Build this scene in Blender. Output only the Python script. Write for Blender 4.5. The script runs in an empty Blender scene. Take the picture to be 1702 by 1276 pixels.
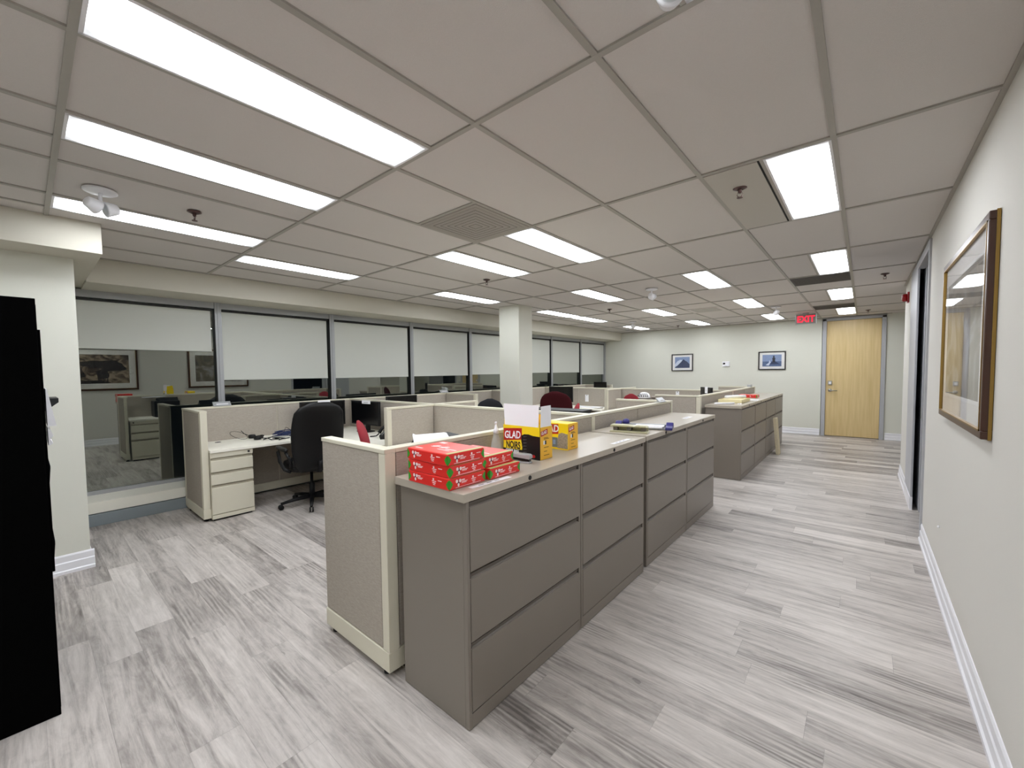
import bpy, bmesh, math, random
from mathutils import Vector, Matrix
random.seed(7)
PI = math.pi
C = bpy.context.scene.collection
sc = bpy.context.scene

# ------------------------------------------------------------------ camera, world, exposure
cam_d = bpy.data.cameras.new('camera')
cam = bpy.data.objects.new('camera', cam_d); C.objects.link(cam)
cam_d.sensor_fit = 'HORIZONTAL'; cam_d.sensor_width = 36.0
cam_d.lens = 689.7 / 1702 * 36.0
cam_d.shift_x = 0.00259; cam_d.shift_y = 0.0071
cam_d.clip_start = 0.02; cam_d.clip_end = 100
r_ = Vector((0.76047675, 0.6492705, -0.01108746)); u_ = Vector((-0.02215017, 0.04300083, 0.99882946)); d_ = Vector((-0.64898728, 0.75934099, -0.04708259))
m = Matrix.Identity(4)
for i in range(3):
    m[i][0] = r_[i]; m[i][1] = u_[i]; m[i][2] = -d_[i]
m[2][3] = 1.51
cam.matrix_world = m
sc.camera = cam
w = bpy.data.worlds.new('night'); sc.world = w; w.use_nodes = True
w.node_tree.nodes['Background'].inputs[0].default_value = (0.004, 0.005, 0.008, 1)
w.node_tree.nodes['Background'].inputs[1].default_value = 1.0
sc.view_settings.view_transform = 'Standard'; sc.view_settings.look = 'None'
sc.view_settings.gamma = 1.0; sc.view_settings.exposure = 1.0
sc.view_settings.use_curve_mapping = False
try:
    sc.cycles.max_bounces = 10; sc.cycles.diffuse_bounces = 6; sc.cycles.glossy_bounces = 5
    sc.cycles.sample_clamp_indirect = 6.0
    sc.cycles.caustics_reflective = False; sc.cycles.caustics_refractive = False
except Exception: pass
LAMP = 8.6     # strength of every troffer lens

# ------------------------------------------------------------------ materials
def s2l(c): return tuple((v/12.92 if v <= .04045 else ((v+.055)/1.055)**2.4) for v in (x/255 for x in c))
def mat(name, col, rough=.6, metal=0, spec=.5, bump=0, bscale=200, var=0, vscale=8, coat=0):
    m = bpy.data.materials.new(name); m.use_nodes = True
    nt = m.node_tree; b = nt.nodes['Principled BSDF']
    c = (*s2l(col), 1)
    b.inputs['Base Color'].default_value = c
    b.inputs['Roughness'].default_value = rough; b.inputs['Metallic'].default_value = metal
    b.inputs['Specular IOR Level'].default_value = spec
    if coat: b.inputs['Coat Weight'].default_value = coat
    if bump or var:
        tc = nt.nodes.new('ShaderNodeTexCoord')
    if bump:
        n = nt.nodes.new('ShaderNodeTexNoise'); n.inputs['Scale'].default_value = bscale; n.inputs['Detail'].default_value = 3
        bp = nt.nodes.new('ShaderNodeBump'); bp.inputs['Strength'].default_value = bump; bp.inputs['Distance'].default_value = .002
        nt.links.new(tc.outputs['Object'], n.inputs['Vector']); nt.links.new(n.outputs['Fac'], bp.inputs['Height'])
        nt.links.new(bp.outputs['Normal'], b.inputs['Normal'])
    if var:
        n2 = nt.nodes.new('ShaderNodeTexNoise'); n2.inputs['Scale'].default_value = vscale; n2.inputs['Detail'].default_value = 5
        mx = nt.nodes.new('ShaderNodeMixRGB'); mx.blend_type = 'MULTIPLY'; mx.inputs[0].default_value = 1
        mr = nt.nodes.new('ShaderNodeMapRange'); mr.inputs['To Min'].default_value = 1-var; mr.inputs['To Max'].default_value = 1+var
        mx.inputs[1].default_value = c
        nt.links.new(tc.outputs['Object'], n2.inputs['Vector']); nt.links.new(n2.outputs['Fac'], mr.inputs['Value'])
        nt.links.new(mr.outputs[0], mx.inputs[2]); nt.links.new(mx.outputs[0], b.inputs['Base Color'])
    return m
def emis(name, col, s):
    m = bpy.data.materials.new(name); m.use_nodes = True; b = m.node_tree.nodes['Principled BSDF']
    b.inputs['Base Color'].default_value = (*s2l(col), 1); b.inputs['Emission Color'].default_value = (*s2l(col), 1); b.inputs['Emission Strength'].default_value = s
    return m

M = {}
M['wall'] = mat('wall_paint', (217, 217, 206), .85, spec=.2, bump=.25, bscale=260)
M['wall_r'] = mat('corridor_wall_paint', (212, 209, 202), .8, spec=.25, bump=.3, bscale=260)
M['white'] = mat('white_gloss_trim', (236, 236, 240), .35)
M['ceil'] = mat('ceiling_tile', (212, 207, 203), .95, spec=.05, bump=.5, bscale=500, var=.03, vscale=160)
M['tbar'] = mat('ceiling_t_bar', (166, 162, 154), .5)
M['beige'] = mat('beam_paint', (201, 197, 184), .85, spec=.2, bump=.2)
M['cream'] = mat('cream_plastic', (214, 209, 190), .45)
M['creamtop'] = mat('cream_laminate', (240, 237, 224), .4)
M['taupe'] = mat('taupe_metal', (126, 118, 109), .34, spec=.5, bump=.08, bscale=700)
M['taupetop'] = mat('taupe_laminate', (176, 167, 153), .28, spec=.5, var=.04, vscale=300)
M['slot'] = mat('dark_and_shaded_taupe', (108, 101, 93), .5)  # taupe darkened for recess shade in finger pulls; plain colour on vanes, posts, riser
M['slotc'] = mat('shaded_cream', (176, 170, 152), .5)  # cream darkened to hold the shade inside the pedestal finger pulls
M['groove'] = mat('black_gap', (18, 17, 16), .8)
M['black'] = mat('black_plastic', (12, 12, 14), .5, spec=.35)
M['leather'] = mat('black_leather', (8, 8, 9), .48, spec=.35, bump=.3, bscale=220)
M['cabblack'] = mat('black_cabinet_laminate', (2, 2, 2), .9, spec=.04)
M['screen'] = mat('black_screen', (10, 10, 12), .18)
M['red'] = mat('red_seat_fabric', (150, 52, 60), .9, spec=.2, bump=.4, bscale=400)
M['burg'] = mat('burgundy_seat_fabric', (62, 14, 20), .9, spec=.2, bump=.4, bscale=400)
M['darkfab'] = mat('charcoal_fabric', (40, 41, 45), .85, spec=.2, bump=.4, bscale=400)
M['alu'] = mat('window_aluminium', (170, 172, 174), .45, metal=.35)
M['aludark'] = mat('dark_gasket', (38, 38, 38), .6)
M['heater'] = mat('grey_heater_enamel', (133, 142, 146), .5)
M['blind'] = mat('roller_blind_cloth', (203, 205, 198), .9, spec=.1, bump=.4, bscale=500)
M['frame_g'] = mat('grey_steel_frame', (176, 177, 181), .45)
M['maple'] = None
M['chrome'] = mat('satin_nickel', (180, 178, 172), .28, metal=1)
M['clear'] = None
M['paper'] = mat('white_paper', (238, 238, 242), .7)
M['print'] = mat('grey_print', (150, 150, 155), .7)
M['ink'] = mat('black_ink', (22, 20, 22), .6)
M['redbox'] = mat('red_paper_wrapper', (222, 44, 38), .35)
M['redtop'] = mat('pale_red_wrapper', (236, 84, 76), .3)
M['green'] = mat('green_print', (52, 150, 44), .4)
M['lime'] = mat('pale_green_print', (180, 196, 120), .4)
M['wprint'] = mat('white_print', (245, 225, 225), .45)
M['navy'] = mat('navy_print', (44, 36, 66), .5)
M['yellow'] = mat('yellow_card', (247, 214, 22), .4)
M['amber'] = mat('amber_card', (240, 184, 52), .4)
M['gladred'] = mat('dark_red_print', (178, 26, 24), .4)
M['bagblack'] = mat('black_bag_print', (20, 14, 14), .35)
M['greyprint'] = mat('slate_print', (110, 116, 122), .5)
M['litter'] = mat('litter_print', (150, 138, 128), .5, var=.7, vscale=90)
M['sprink'] = mat('sprinkler_bronze', (96, 74, 72), .35, metal=.6)
M['grille'] = mat('perforated_grille', (166, 160, 152), .6, bump=.9, bscale=900)
M['gapgrey'] = mat('dark_slot_diffuser', (74, 72, 70), .7)
M['alarm'] = mat('red_alarm_plastic', (150, 12, 18), .3)
M['lens'] = mat('clear_strobe_lens', (225, 215, 215), .1)
M['blue'] = mat('blue_cable', (16, 36, 84), .5)
M['navyp'] = mat('navy_plastic', (40, 36, 110), .35)
M['khaki'] = mat('khaki_enamel', (188, 184, 150), .35)
M['silver'] = mat('silver_enamel', (176, 178, 180), .35, metal=.3)
M['palebox'] = mat('pale_yellow_card', (230, 218, 170), .6)
M['brownf'] = mat('dark_walnut_frame', (66, 38, 24), .3)
M['gold'] = mat('antique_gold', (150, 120, 60), .35, metal=.6)
M['matb'] = mat('picture_mat_board', (228, 224, 220), .8)
M['matc'] = mat('picture_inner_mat', (236, 234, 232), .8)
M['blackf'] = mat('black_picture_frame', (24, 18, 22), .3)
M['exitred'] = emis('exit_letters', (255, 36, 62), .75)
M['room'] = mat('unlit_room_shade', (26, 25, 25), .9)  # near-black so the walls carry the darkness of an unlit room

def texmat(name, fn, rough=.6, spec=.5):
    m = bpy.data.materials.new(name); m.use_nodes = True; nt = m.node_tree; b = nt.nodes['Principled BSDF']
    b.inputs['Roughness'].default_value = rough; b.inputs['Specular IOR Level'].default_value = spec
    fn(nt, b); return m
def N(nt, t, **k):
    n = nt.nodes.new(t)
    for a, v in k.items(): setattr(n, a, v)
    return n
def MATH(nt, op, a, b=None, c=None):
    n = nt.nodes.new('ShaderNodeMath'); n.operation = op
    for i, v in enumerate((a, b, c)):
        if v is None: continue
        if isinstance(v, (int, float)): n.inputs[i].default_value = v
        else: nt.links.new(v, n.inputs[i])
    return n.outputs[0]
def ramp(nt, fac, stops):
    n = nt.nodes.new('ShaderNodeValToRGB'); e = n.color_ramp.elements
    while len(e) < len(stops): e.new(.5)
    for k, (p, c) in enumerate(stops): e[k].position = p; e[k].color = (*s2l(c), 1)
    nt.links.new(fac, n.inputs[0]); return n.outputs[0]

def floor_fn(nt, b):
    tc = N(nt, 'ShaderNodeTexCoord'); sp = N(nt, 'ShaderNodeSeparateXYZ'); nt.links.new(tc.outputs['Object'], sp.inputs[0])
    x, y = sp.outputs[0], sp.outputs[1]
    W, L = .182, 1.22
    row = MATH(nt, 'FLOOR', MATH(nt, 'DIVIDE', y, W))
    wn = N(nt, 'ShaderNodeTexWhiteNoise', noise_dimensions='1D'); nt.links.new(row, wn.inputs['W'])
    xo = MATH(nt, 'ADD', x, MATH(nt, 'MULTIPLY', wn.outputs[0], L*3))
    col = MATH(nt, 'FLOOR', MATH(nt, 'DIVIDE', xo, L))
    cb = N(nt, 'ShaderNodeCombineXYZ'); nt.links.new(row, cb.inputs[0]); nt.links.new(col, cb.inputs[1])
    w2 = N(nt, 'ShaderNodeTexWhiteNoise', noise_dimensions='2D'); nt.links.new(cb.outputs[0], w2.inputs['Vector'])
    idv = w2.outputs[0]
    g4b = N(nt, 'ShaderNodeCombineXYZ'); nt.links.new(x, g4b.inputs[0]); nt.links.new(MATH(nt, 'MULTIPLY', y, 3.2), g4b.inputs[1]); nt.links.new(MATH(nt, 'MULTIPLY', idv, 17), g4b.inputs[2])
    # long grain
    g = N(nt, 'ShaderNodeCombineXYZ'); nt.links.new(MATH(nt, 'MULTIPLY', x, 1.1), g.inputs[0]); nt.links.new(MATH(nt, 'MULTIPLY', y, 15), g.inputs[1]); nt.links.new(MATH(nt, 'MULTIPLY', idv, 37), g.inputs[2])
    n1 = N(nt, 'ShaderNodeTexNoise'); n1.inputs['Scale'].default_value = 1.0; n1.inputs['Detail'].default_value = 6; n1.inputs['Roughness'].default_value = .62; n1.inputs['Distortion'].default_value = 1.1
    nt.links.new(g.outputs[0], n1.inputs['Vector'])
    g2 = N(nt, 'ShaderNodeCombineXYZ'); nt.links.new(MATH(nt, 'MULTIPLY', x, 7), g2.inputs[0]); nt.links.new(MATH(nt, 'MULTIPLY', y, 110), g2.inputs[1]); nt.links.new(MATH(nt, 'MULTIPLY', idv, 91), g2.inputs[2])
    n2 = N(nt, 'ShaderNodeTexNoise'); n2.inputs['Scale'].default_value = 1.0; n2.inputs['Detail'].default_value = 4; n2.inputs['Roughness'].default_value = .7; n2.inputs['Distortion'].default_value = .6
    nt.links.new(g2.outputs[0], n2.inputs['Vector'])
    g3 = N(nt, 'ShaderNodeCombineXYZ'); nt.links.new(MATH(nt, 'MULTIPLY', x, 2.2), g3.inputs[0]); nt.links.new(MATH(nt, 'MULTIPLY', y, 7), g3.inputs[1]); nt.links.new(MATH(nt, 'MULTIPLY', idv, 53), g3.inputs[2])
    n3 = N(nt, 'ShaderNodeTexNoise'); n3.inputs['Scale'].default_value = 1.6; n3.inputs['Detail'].default_value = 8; n3.inputs['Roughness'].default_value = .72; n3.inputs['Distortion'].default_value = 2.5
    nt.links.new(g3.outputs[0], n3.inputs['Vector'])
    v = MATH(nt, 'ADD', MATH(nt, 'MULTIPLY', n1.outputs[0], .62), MATH(nt, 'MULTIPLY', n2.outputs[0], .2))
    v = MATH(nt, 'ADD', v, MATH(nt, 'MULTIPLY', n3.outputs[0], .3))
    v = MATH(nt, 'ADD', v, MATH(nt, 'MULTIPLY', MATH(nt, 'POWER', MATH(nt, 'ABSOLUTE', MATH(nt, 'SUBTRACT', idv, .5)), 1.6), MATH(nt, 'MULTIPLY', MATH(nt, 'SIGN', MATH(nt, 'SUBTRACT', idv, .5)), .33)))
    wv = N(nt, 'ShaderNodeTexWave', bands_direction='Y'); wv.inputs['Scale'].default_value = 1.0; wv.inputs['Distortion'].default_value = 7; wv.inputs['Detail'].default_value = 3; wv.inputs['Detail Scale'].default_value = 1.2
    g5 = N(nt, 'ShaderNodeCombineXYZ'); nt.links.new(MATH(nt, 'MULTIPLY', x, 1.3), g5.inputs[0]); nt.links.new(MATH(nt, 'MULTIPLY', y, 14), g5.inputs[1]); nt.links.new(MATH(nt, 'MULTIPLY', idv, 23), g5.inputs[2])
    nt.links.new(g5.outputs[0], wv.inputs['Vector'])
    n5 = N(nt, 'ShaderNodeTexNoise'); n5.inputs['Scale'].default_value = 1.4; nt.links.new(g4b.outputs[0], n5.inputs['Vector'])
    mk = N(nt, 'ShaderNodeMapRange'); nt.links.new(n5.outputs[0], mk.inputs[0]); mk.inputs[1].default_value = .5; mk.inputs[2].default_value = .66
    v = MATH(nt, 'SUBTRACT', v, MATH(nt, 'MULTIPLY', MATH(nt, 'MULTIPLY', wv.outputs['Fac'], mk.outputs[0]), .13))
    v = MATH(nt, 'SUBTRACT', v, .035)
    c = ramp(nt, v, [(.24, (97, 91, 87)), (.4, (149, 142, 137)), (.52, (182, 175, 169)), (.7, (210, 203, 197))])
    # knots: small dark flecks
    vo = N(nt, 'ShaderNodeTexVoronoi'); vo.inputs['Scale'].default_value = 1.6
    g4 = N(nt, 'ShaderNodeCombineXYZ'); nt.links.new(x, g4.inputs[0]); nt.links.new(MATH(nt, 'MULTIPLY', y, 2.6), g4.inputs[1]); nt.links.new(idv, g4.inputs[2])
    nd = N(nt, 'ShaderNodeTexNoise'); nd.inputs['Scale'].default_value = 9; nt.links.new(g4.outputs[0], nd.inputs['Vector'])
    ad = N(nt, 'ShaderNodeVectorMath', operation='MULTIPLY_ADD'); nt.links.new(nd.outputs['Color'], ad.inputs[0]); ad.inputs[1].default_value = (.22, .22, .22); nt.links.new(g4.outputs[0], ad.inputs[2])
    nt.links.new(ad.outputs[0], vo.inputs['Vector'])
    kn = MATH(nt, 'LESS_THAN', vo.outputs['Distance'], .06)
    # seams
    fy = MATH(nt, 'FRACT', MATH(nt, 'DIVIDE', y, W)); fx = MATH(nt, 'FRACT', MATH(nt, 'DIVIDE', xo, L))
    sy = MATH(nt, 'LESS_THAN', fy, .008); sx = MATH(nt, 'LESS_THAN', fx, .0015)
    se = MATH(nt, 'MAXIMUM', sy, sx)
    dk = MATH(nt, 'MULTIPLY', MATH(nt, 'SUBTRACT', 1, MATH(nt, 'MULTIPLY', se, .3)), MATH(nt, 'SUBTRACT', 1, MATH(nt, 'MULTIPLY', kn, .32)))
    mx = N(nt, 'ShaderNodeMixRGB', blend_type='MULTIPLY'); mx.inputs[0].default_value = 1
    nt.links.new(c, mx.inputs[1]); nt.links.new(dk, mx.inputs[2]); nt.links.new(mx.outputs[0], b.inputs['Base Color'])
    bp = N(nt, 'ShaderNodeBump'); bp.inputs['Strength'].default_value = .25; bp.inputs['Distance'].default_value = .002
    nt.links.new(n2.outputs[0], bp.inputs['Height']); nt.links.new(bp.outputs[0], b.inputs['Normal'])
M['floor'] = texmat('grey_vinyl_planks', floor_fn, .42, .45)

def fabric_fn(base):
    def f(nt, b):
        tc = N(nt, 'ShaderNodeTexCoord'); mp = N(nt, 'ShaderNodeMapping'); mp.inputs['Scale'].default_value = (55, 55, 420)
        nt.links.new(tc.outputs['Object'], mp.inputs[0])
        n = N(nt, 'ShaderNodeTexNoise'); n.inputs['Scale'].default_value = 1; n.inputs['Detail'].default_value = 3; nt.links.new(mp.outputs[0], n.inputs['Vector'])
        n2 = N(nt, 'ShaderNodeTexNoise'); n2.inputs['Scale'].default_value = 700; nt.links.new(tc.outputs['Object'], n2.inputs['Vector'])
        v = MATH(nt, 'ADD', MATH(nt, 'MULTIPLY', n.outputs[0], .6), MATH(nt, 'MULTIPLY', n2.outputs[0], .4))
        d = tuple(max(0, c-16) for c in base); l = tuple(min(255, c+14) for c in base)
        nt.links.new(ramp(nt, v, [(.3, d), (.7, l)]), b.inputs['Base Color'])
        bp = N(nt, 'ShaderNodeBump'); bp.inputs['Strength'].default_value = .4; bp.inputs['Distance'].default_value = .001
        nt.links.new(v, bp.inputs['Height']); nt.links.new(bp.outputs[0], b.inputs['Normal'])
    return f
M['fabric'] = texmat('beige_woven_panel_fabric', fabric_fn((170, 162, 151)), .95, .1)

def maple_fn(nt, b):
    tc = N(nt, 'ShaderNodeTexCoord'); mp = N(nt, 'ShaderNodeMapping'); mp.inputs['Scale'].default_value = (30, 30, 1.6)
    nt.links.new(tc.outputs['Object'], mp.inputs[0])
    n = N(nt, 'ShaderNodeTexNoise'); n.inputs['Scale'].default_value = 1; n.inputs['Detail'].default_value = 5; nt.links.new(mp.outputs[0], n.inputs['Vector'])
    nt.links.new(ramp(nt, n.outputs[0], [(.3, (208, 182, 128)), (.7, (222, 197, 146))]), b.inputs['Base Color'])
M['maple'] = texmat('maple_veneer', maple_fn, .4)

def scene_pic_fn(stops, sc_, dist=2):
    def f(nt, b):
        tc = N(nt, 'ShaderNodeTexCoord')
        n = N(nt, 'ShaderNodeTexNoise'); n.inputs['Scale'].default_value = sc_; n.inputs['Detail'].default_value = 7; n.inputs['Distortion'].default_value = dist; nt.links.new(tc.outputs['Object'], n.inputs['Vector'])
        nt.links.new(ramp(nt, n.outputs[0], stops), b.inputs['Base Color'])
    return f
M['sepia'] = texmat('sepia_tree_print', scene_pic_fn([(.3, (46, 34, 28)), (.45, (92, 74, 60)), (.6, (160, 142, 118))], 5), .5)
M['pastel'] = texmat('muted_landscape_print', scene_pic_fn([(.3, (70, 66, 62)), (.5, (120, 108, 90)), (.65, (150, 150, 150))], 3), .5)
M['sepiatree'] = mat('dark_sepia', (40, 28, 24), .6)
M['sky'] = mat('blue_grey_sky_print', (132, 150, 186), .6, var=.12, vscale=20)
M['sea'] = mat('steel_blue_sea_print', (88, 106, 142), .6, var=.35, vscale=45)
M['rock'] = mat('dark_rock_print', (58, 68, 98), .6, var=.4, vscale=60)
M['spray'] = mat('white_spray_print', (206, 214, 232), .6, var=.15, vscale=60)

def mirror_glass(name, fac, tint, rough=0.0, trans=(1, 1, 1)):
    m = bpy.data.materials.new(name); m.use_nodes = True; nt = m.node_tree; nt.nodes.clear()
    o = N(nt, 'ShaderNodeOutputMaterial'); mx = N(nt, 'ShaderNodeMixShader'); mx.inputs[0].default_value = fac
    t = N(nt, 'ShaderNodeBsdfTransparent'); t.inputs[0].default_value = (*trans, 1)
    g = N(nt, 'ShaderNodeBsdfGlossy'); g.inputs['Color'].default_value = (*tint, 1); g.inputs['Roughness'].default_value = rough
    nt.links.new(t.outputs[0], mx.inputs[1]); nt.links.new(g.outputs[0], mx.inputs[2]); nt.links.new(mx.outputs[0], o.inputs[0]); return m
M['glass'] = mirror_glass('coated_window_glass', .205, (.95, .97, .9), 0.0, (.5, .55, .5))
def fres_glass(name, ior=1.5, trans=(1, 1, 1)):
    m = bpy.data.materials.new(name); m.use_nodes = True; nt = m.node_tree; nt.nodes.clear()
    o = N(nt, 'ShaderNodeOutputMaterial'); mx = N(nt, 'ShaderNodeMixShader'); fr = N(nt, 'ShaderNodeFresnel'); fr.inputs[0].default_value = ior; ge = N(nt, 'ShaderNodeNewGeometry')
    t = N(nt, 'ShaderNodeBsdfTransparent'); t.inputs[0].default_value = (*trans, 1)
    g = N(nt, 'ShaderNodeBsdfGlossy'); g.inputs['Roughness'].default_value = 0.02
    nt.links.new(MATH(nt, 'MULTIPLY', fr.outputs[0], MATH(nt, 'SUBTRACT', 1, ge.outputs['Backfacing'])), mx.inputs[0]); nt.links.new(t.outputs[0], mx.inputs[1]); nt.links.new(g.outputs[0], mx.inputs[2]); nt.links.new(mx.outputs[0], o.inputs[0]); return m
M['picglass'] = fres_glass('picture_glass', 1.5)
M['clear'] = fres_glass('clear_plastic', 1.6, (.86, .88, .88))

def soft_clear(nt, b):
    b.inputs['Base Color'].default_value = (.62, .62, .6, 1); b.inputs['Alpha'].default_value = .42; b.inputs['Roughness'].default_value = .25
M['softclear'] = texmat('frosted_clear_plastic', soft_clear, .25)
def lens_fn(nt, b):
    tc = N(nt, 'ShaderNodeTexCoord'); sp = N(nt, 'ShaderNodeSeparateXYZ'); nt.links.new(tc.outputs['Object'], sp.inputs[0])
    ay = MATH(nt, 'ABSOLUTE', sp.outputs[1]); ax = MATH(nt, 'ABSOLUTE', sp.outputs[0])
    m1 = N(nt, 'ShaderNodeMapRange', interpolation_type='SMOOTHSTEP'); nt.links.new(MATH(nt, 'ADD', ay, MATH(nt, 'MULTIPLY', MATH(nt, 'MULTIPLY', ax, ax), 3.2)), m1.inputs[0]); m1.inputs[1].default_value = .615; m1.inputs[2].default_value = .50; m1.inputs[3].default_value = .035; m1.inputs[4].default_value = 1
    nt.links.new(MATH(nt, 'MULTIPLY', m1.outputs[0], LAMP), b.inputs['Emission Strength'])
    b.inputs['Emission Color'].default_value = (.945, .985, 1.04, 1); b.inputs['Base Color'].default_value = (.85, .87, .88, 1)
M['lamp'] = texmat('lit_troffer_lens', lens_fn, .3)

# ------------------------------------------------------------------ mesh helpers
class MB:
    def __init__(s): s.bm = bmesh.new(); s.bev = 0
    def box(s, x0, x1, y0, y1, z0, z1):
        x0, x1 = min(x0, x1), max(x0, x1); y0, y1 = min(y0, y1), max(y0, y1); z0, z1 = min(z0, z1), max(z0, z1)
        v = [s.bm.verts.new(p) for p in ((x0,y0,z0),(x1,y0,z0),(x1,y1,z0),(x0,y1,z0),(x0,y0,z1),(x1,y0,z1),(x1,y1,z1),(x0,y1,z1))]
        for f in ((3,2,1,0),(4,5,6,7),(0,1,5,4),(1,2,6,5),(2,3,7,6),(3,0,4,7)): s.bm.faces.new([v[i] for i in f])
        return s
    def prism(s, pts, axis, a, b):
        # pts: 2-D outline; axis 'x' -> (y,z), 'y' -> (x,z), 'z' -> (x,y)
        def P(p, t): return {'x': (t, p[0], p[1]), 'y': (p[0], t, p[1]), 'z': (p[0], p[1], t)}[axis]
        A = [s.bm.verts.new(P(p, a)) for p in pts]; B = [s.bm.verts.new(P(p, b)) for p in pts]
        s.bm.faces.new(A); s.bm.faces.new(B[::-1]); n = len(pts)
        for i in range(n): s.bm.faces.new((A[i], B[i], B[(i+1) % n], A[(i+1) % n]))
        return s
    def loft(s, rings):
        R = [[s.bm.verts.new(p) for p in r] for r in rings]; n = len(R[0])
        for a, b in zip(R, R[1:]):
            for i in range(n): s.bm.faces.new((a[i], a[(i+1) % n], b[(i+1) % n], b[i]))
        s.bm.faces.new(R[0][::-1]); s.bm.faces.new(R[-1]); return s
    def tube(s, pts, rad, seg=8):
        pts = [Vector(p) for p in pts]; rings = []
        up = Vector((0, 0, 1))
        for i, p in enumerate(pts):
            t = (pts[min(i+1, len(pts)-1)] - pts[max(i-1, 0)]).normalized()
            a = t.cross(up)
            if a.length < .05: a = t.cross(Vector((1, 0, 0)))
            a.normalize(); b = t.cross(a)
            rr = rad[i] if isinstance(rad, (list, tuple)) else rad
            rings.append([p + (a*math.cos(k*2*PI/seg) + b*math.sin(k*2*PI/seg))*rr for k in range(seg)])
        return s.loft(rings)
    def lathe(s, prof, c=(0, 0, 0), seg=24, axis='z'):
        rings = []
        for r, h in prof:
            ring = []
            for k in range(seg):
                a = k*2*PI/seg; q = (r*math.cos(a), r*math.sin(a))
                ring.append({'z': (c[0]+q[0], c[1]+q[1], c[2]+h), 'y': (c[0]+q[0], c[1]+h, c[2]+q[1]), 'x': (c[0]+h, c[1]+q[0], c[2]+q[1])}[axis])
            rings.append(ring)
        return s.loft(rings)
    def pad(s, secs, n=28, e=3.0, plane='z'):
        # rings in horizontal planes: (cx, cz, half depth, half width)
        rings = []
        for cx, cz, hd, hw in secs:
            ring = []
            for k in range(n):
                a = k*2*PI/n; ca, sa = math.cos(a), math.sin(a)
                px = math.copysign(abs(ca)**(2/e), ca)*hd; py = math.copysign(abs(sa)**(2/e), sa)*hw
                ring.append((cx+px, py, cz))
            rings.append(ring)
        return s.loft(rings)
    def build(s, name, m, parent=None, smooth=False, bevel=0, loc=None, rot=None, subsurf=0):
        bmesh.ops.recalc_face_normals(s.bm, faces=s.bm.faces)
        me = bpy.data.meshes.new(name); s.bm.to_mesh(me); s.bm.free()
        me.materials.append(m)
        if smooth:
            for p in me.polygons: p.use_smooth = True
        o = bpy.data.objects.new(name, me); C.objects.link(o)
        if parent: o.parent = parent
        if loc: o.location = loc
        if rot: o.rotation_euler = rot
        if bevel:
            b = o.modifiers.new('bevel', 'BEVEL'); b.width = bevel; b.segments = 2; b.limit_method = 'ANGLE'
        if subsurf:
            b = o.modifiers.new('sub', 'SUBSURF'); b.levels = subsurf; b.render_levels = subsurf
        return o
def tag(o, label, cat, group=None):
    o['label'] = label; o['category'] = cat
    if group: o['group'] = group
    return o
def thing(name, label, cat, loc=(0, 0, 0), rz=0, group=None):
    o = bpy.data.objects.new(name, None); C.objects.link(o); o.empty_display_size = .1
    o.location = loc; o.rotation_euler = (0, 0, rz); return tag(o, label, cat, group)
def struct(o): o['kind'] = 'structure'; return o
def bx(name, b, m, parent=None, bevel=0, **k): return MB().box(*b).build(name, m, parent, bevel=bevel, **k)
def children(o): return [c for c in bpy.data.objects if c.parent == o]
def copy_tree(o, parent=None):
    c = o.copy(); C.objects.link(c)
    if parent: c.parent = parent
    for ch in children(o): copy_tree(ch, c)
    return c
def dup(o, label, loc=None, rz=None):
    c = copy_tree(o); c['label'] = label
    if loc: c.location = loc
    if rz is not None: c.rotation_euler = (0, 0, rz)
    return c
def text(name, s, size, loc, rot, m, parent, ext=.0003, xs=1.0, align='LEFT', shear=0, bold=0.0):
    cu = bpy.data.curves.new(name, 'FONT'); cu.body = s; cu.size = size; cu.extrude = ext; cu.align_x = align; cu.shear = shear; cu.offset = bold; cu.resolution_u = 3
    tmp = bpy.data.objects.new(name+'_c', cu); C.objects.link(tmp)
    bpy.context.view_layer.update()
    me = bpy.data.meshes.new_from_object(tmp.evaluated_get(bpy.context.evaluated_depsgraph_get()))
    bpy.data.objects.remove(tmp); me.materials.clear(); me.materials.append(m); me.name = name
    o = bpy.data.objects.new(name, me); C.objects.link(o); o.parent = parent
    o.location = loc; o.rotation_euler = rot; o.scale = (xs, 1, 1)
    return o
FY = (PI/2, 0, 0)          # lettering on a face looking towards -Y
FX = (PI/2, 0, PI/2)       # lettering on a face looking towards +X

# ------------------------------------------------------------------ the setting
CH = 2.623; XW = .415; YF = 11.64; YB = -3.2; XG = -6.10
struct(bx('floor', (-6.6, 3.2, YB, 12.2, -.06, 0), M['floor']))
ceil = struct(bx('ceiling', (-6.6, 3.2, YB, 12.2, CH+.006, CH+.06), M['ceil']))
GX0, GY0, S = -.7474, 1.3696, .6096
def gx(i): return GX0 + S*i
def gy(j): return GY0 + 2*S*j
tb = MB(); hw = .0125
for i in range(-8, 2):
    if gx(i) < -5.52: continue
    tb.box(gx(i)-hw, gx(i)+hw, YB, YF, CH-.002, CH+.01)
for j in range(-4, 9):
    if YB < gy(j) < YF: tb.box(-5.53, XW if gy(j) < 7.9 else 2.4, gy(j)-hw, gy(j)+hw, CH-.0025, CH+.01)
LIGHTS = [(-2.5, 1), (-4, 1), (-6.5, 0), (-6.5, 2), (-4, 3), (-1.5, 3), (-6.5, 4), (-6.5, 5), (-4, 5), (-1.5, 5), (-6.5, 7), (-4, 7), (-1.5, 7),
          (.5, 1), (.5, 3), (.5, 5), (.5, 7), (-2, -1), (-3.5, -1), (-5.5, -1), (.5, -1), (-2, -3), (-4, -3), (.5, -3)]
for i, j in LIGHTS:
    e = i+.5 if i == int(i) else i
    tb.box(gx(e)-hw*.8, gx(e)+hw*.8, gy(j), gy(j+1), CH-.0015, CH+.01)
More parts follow.
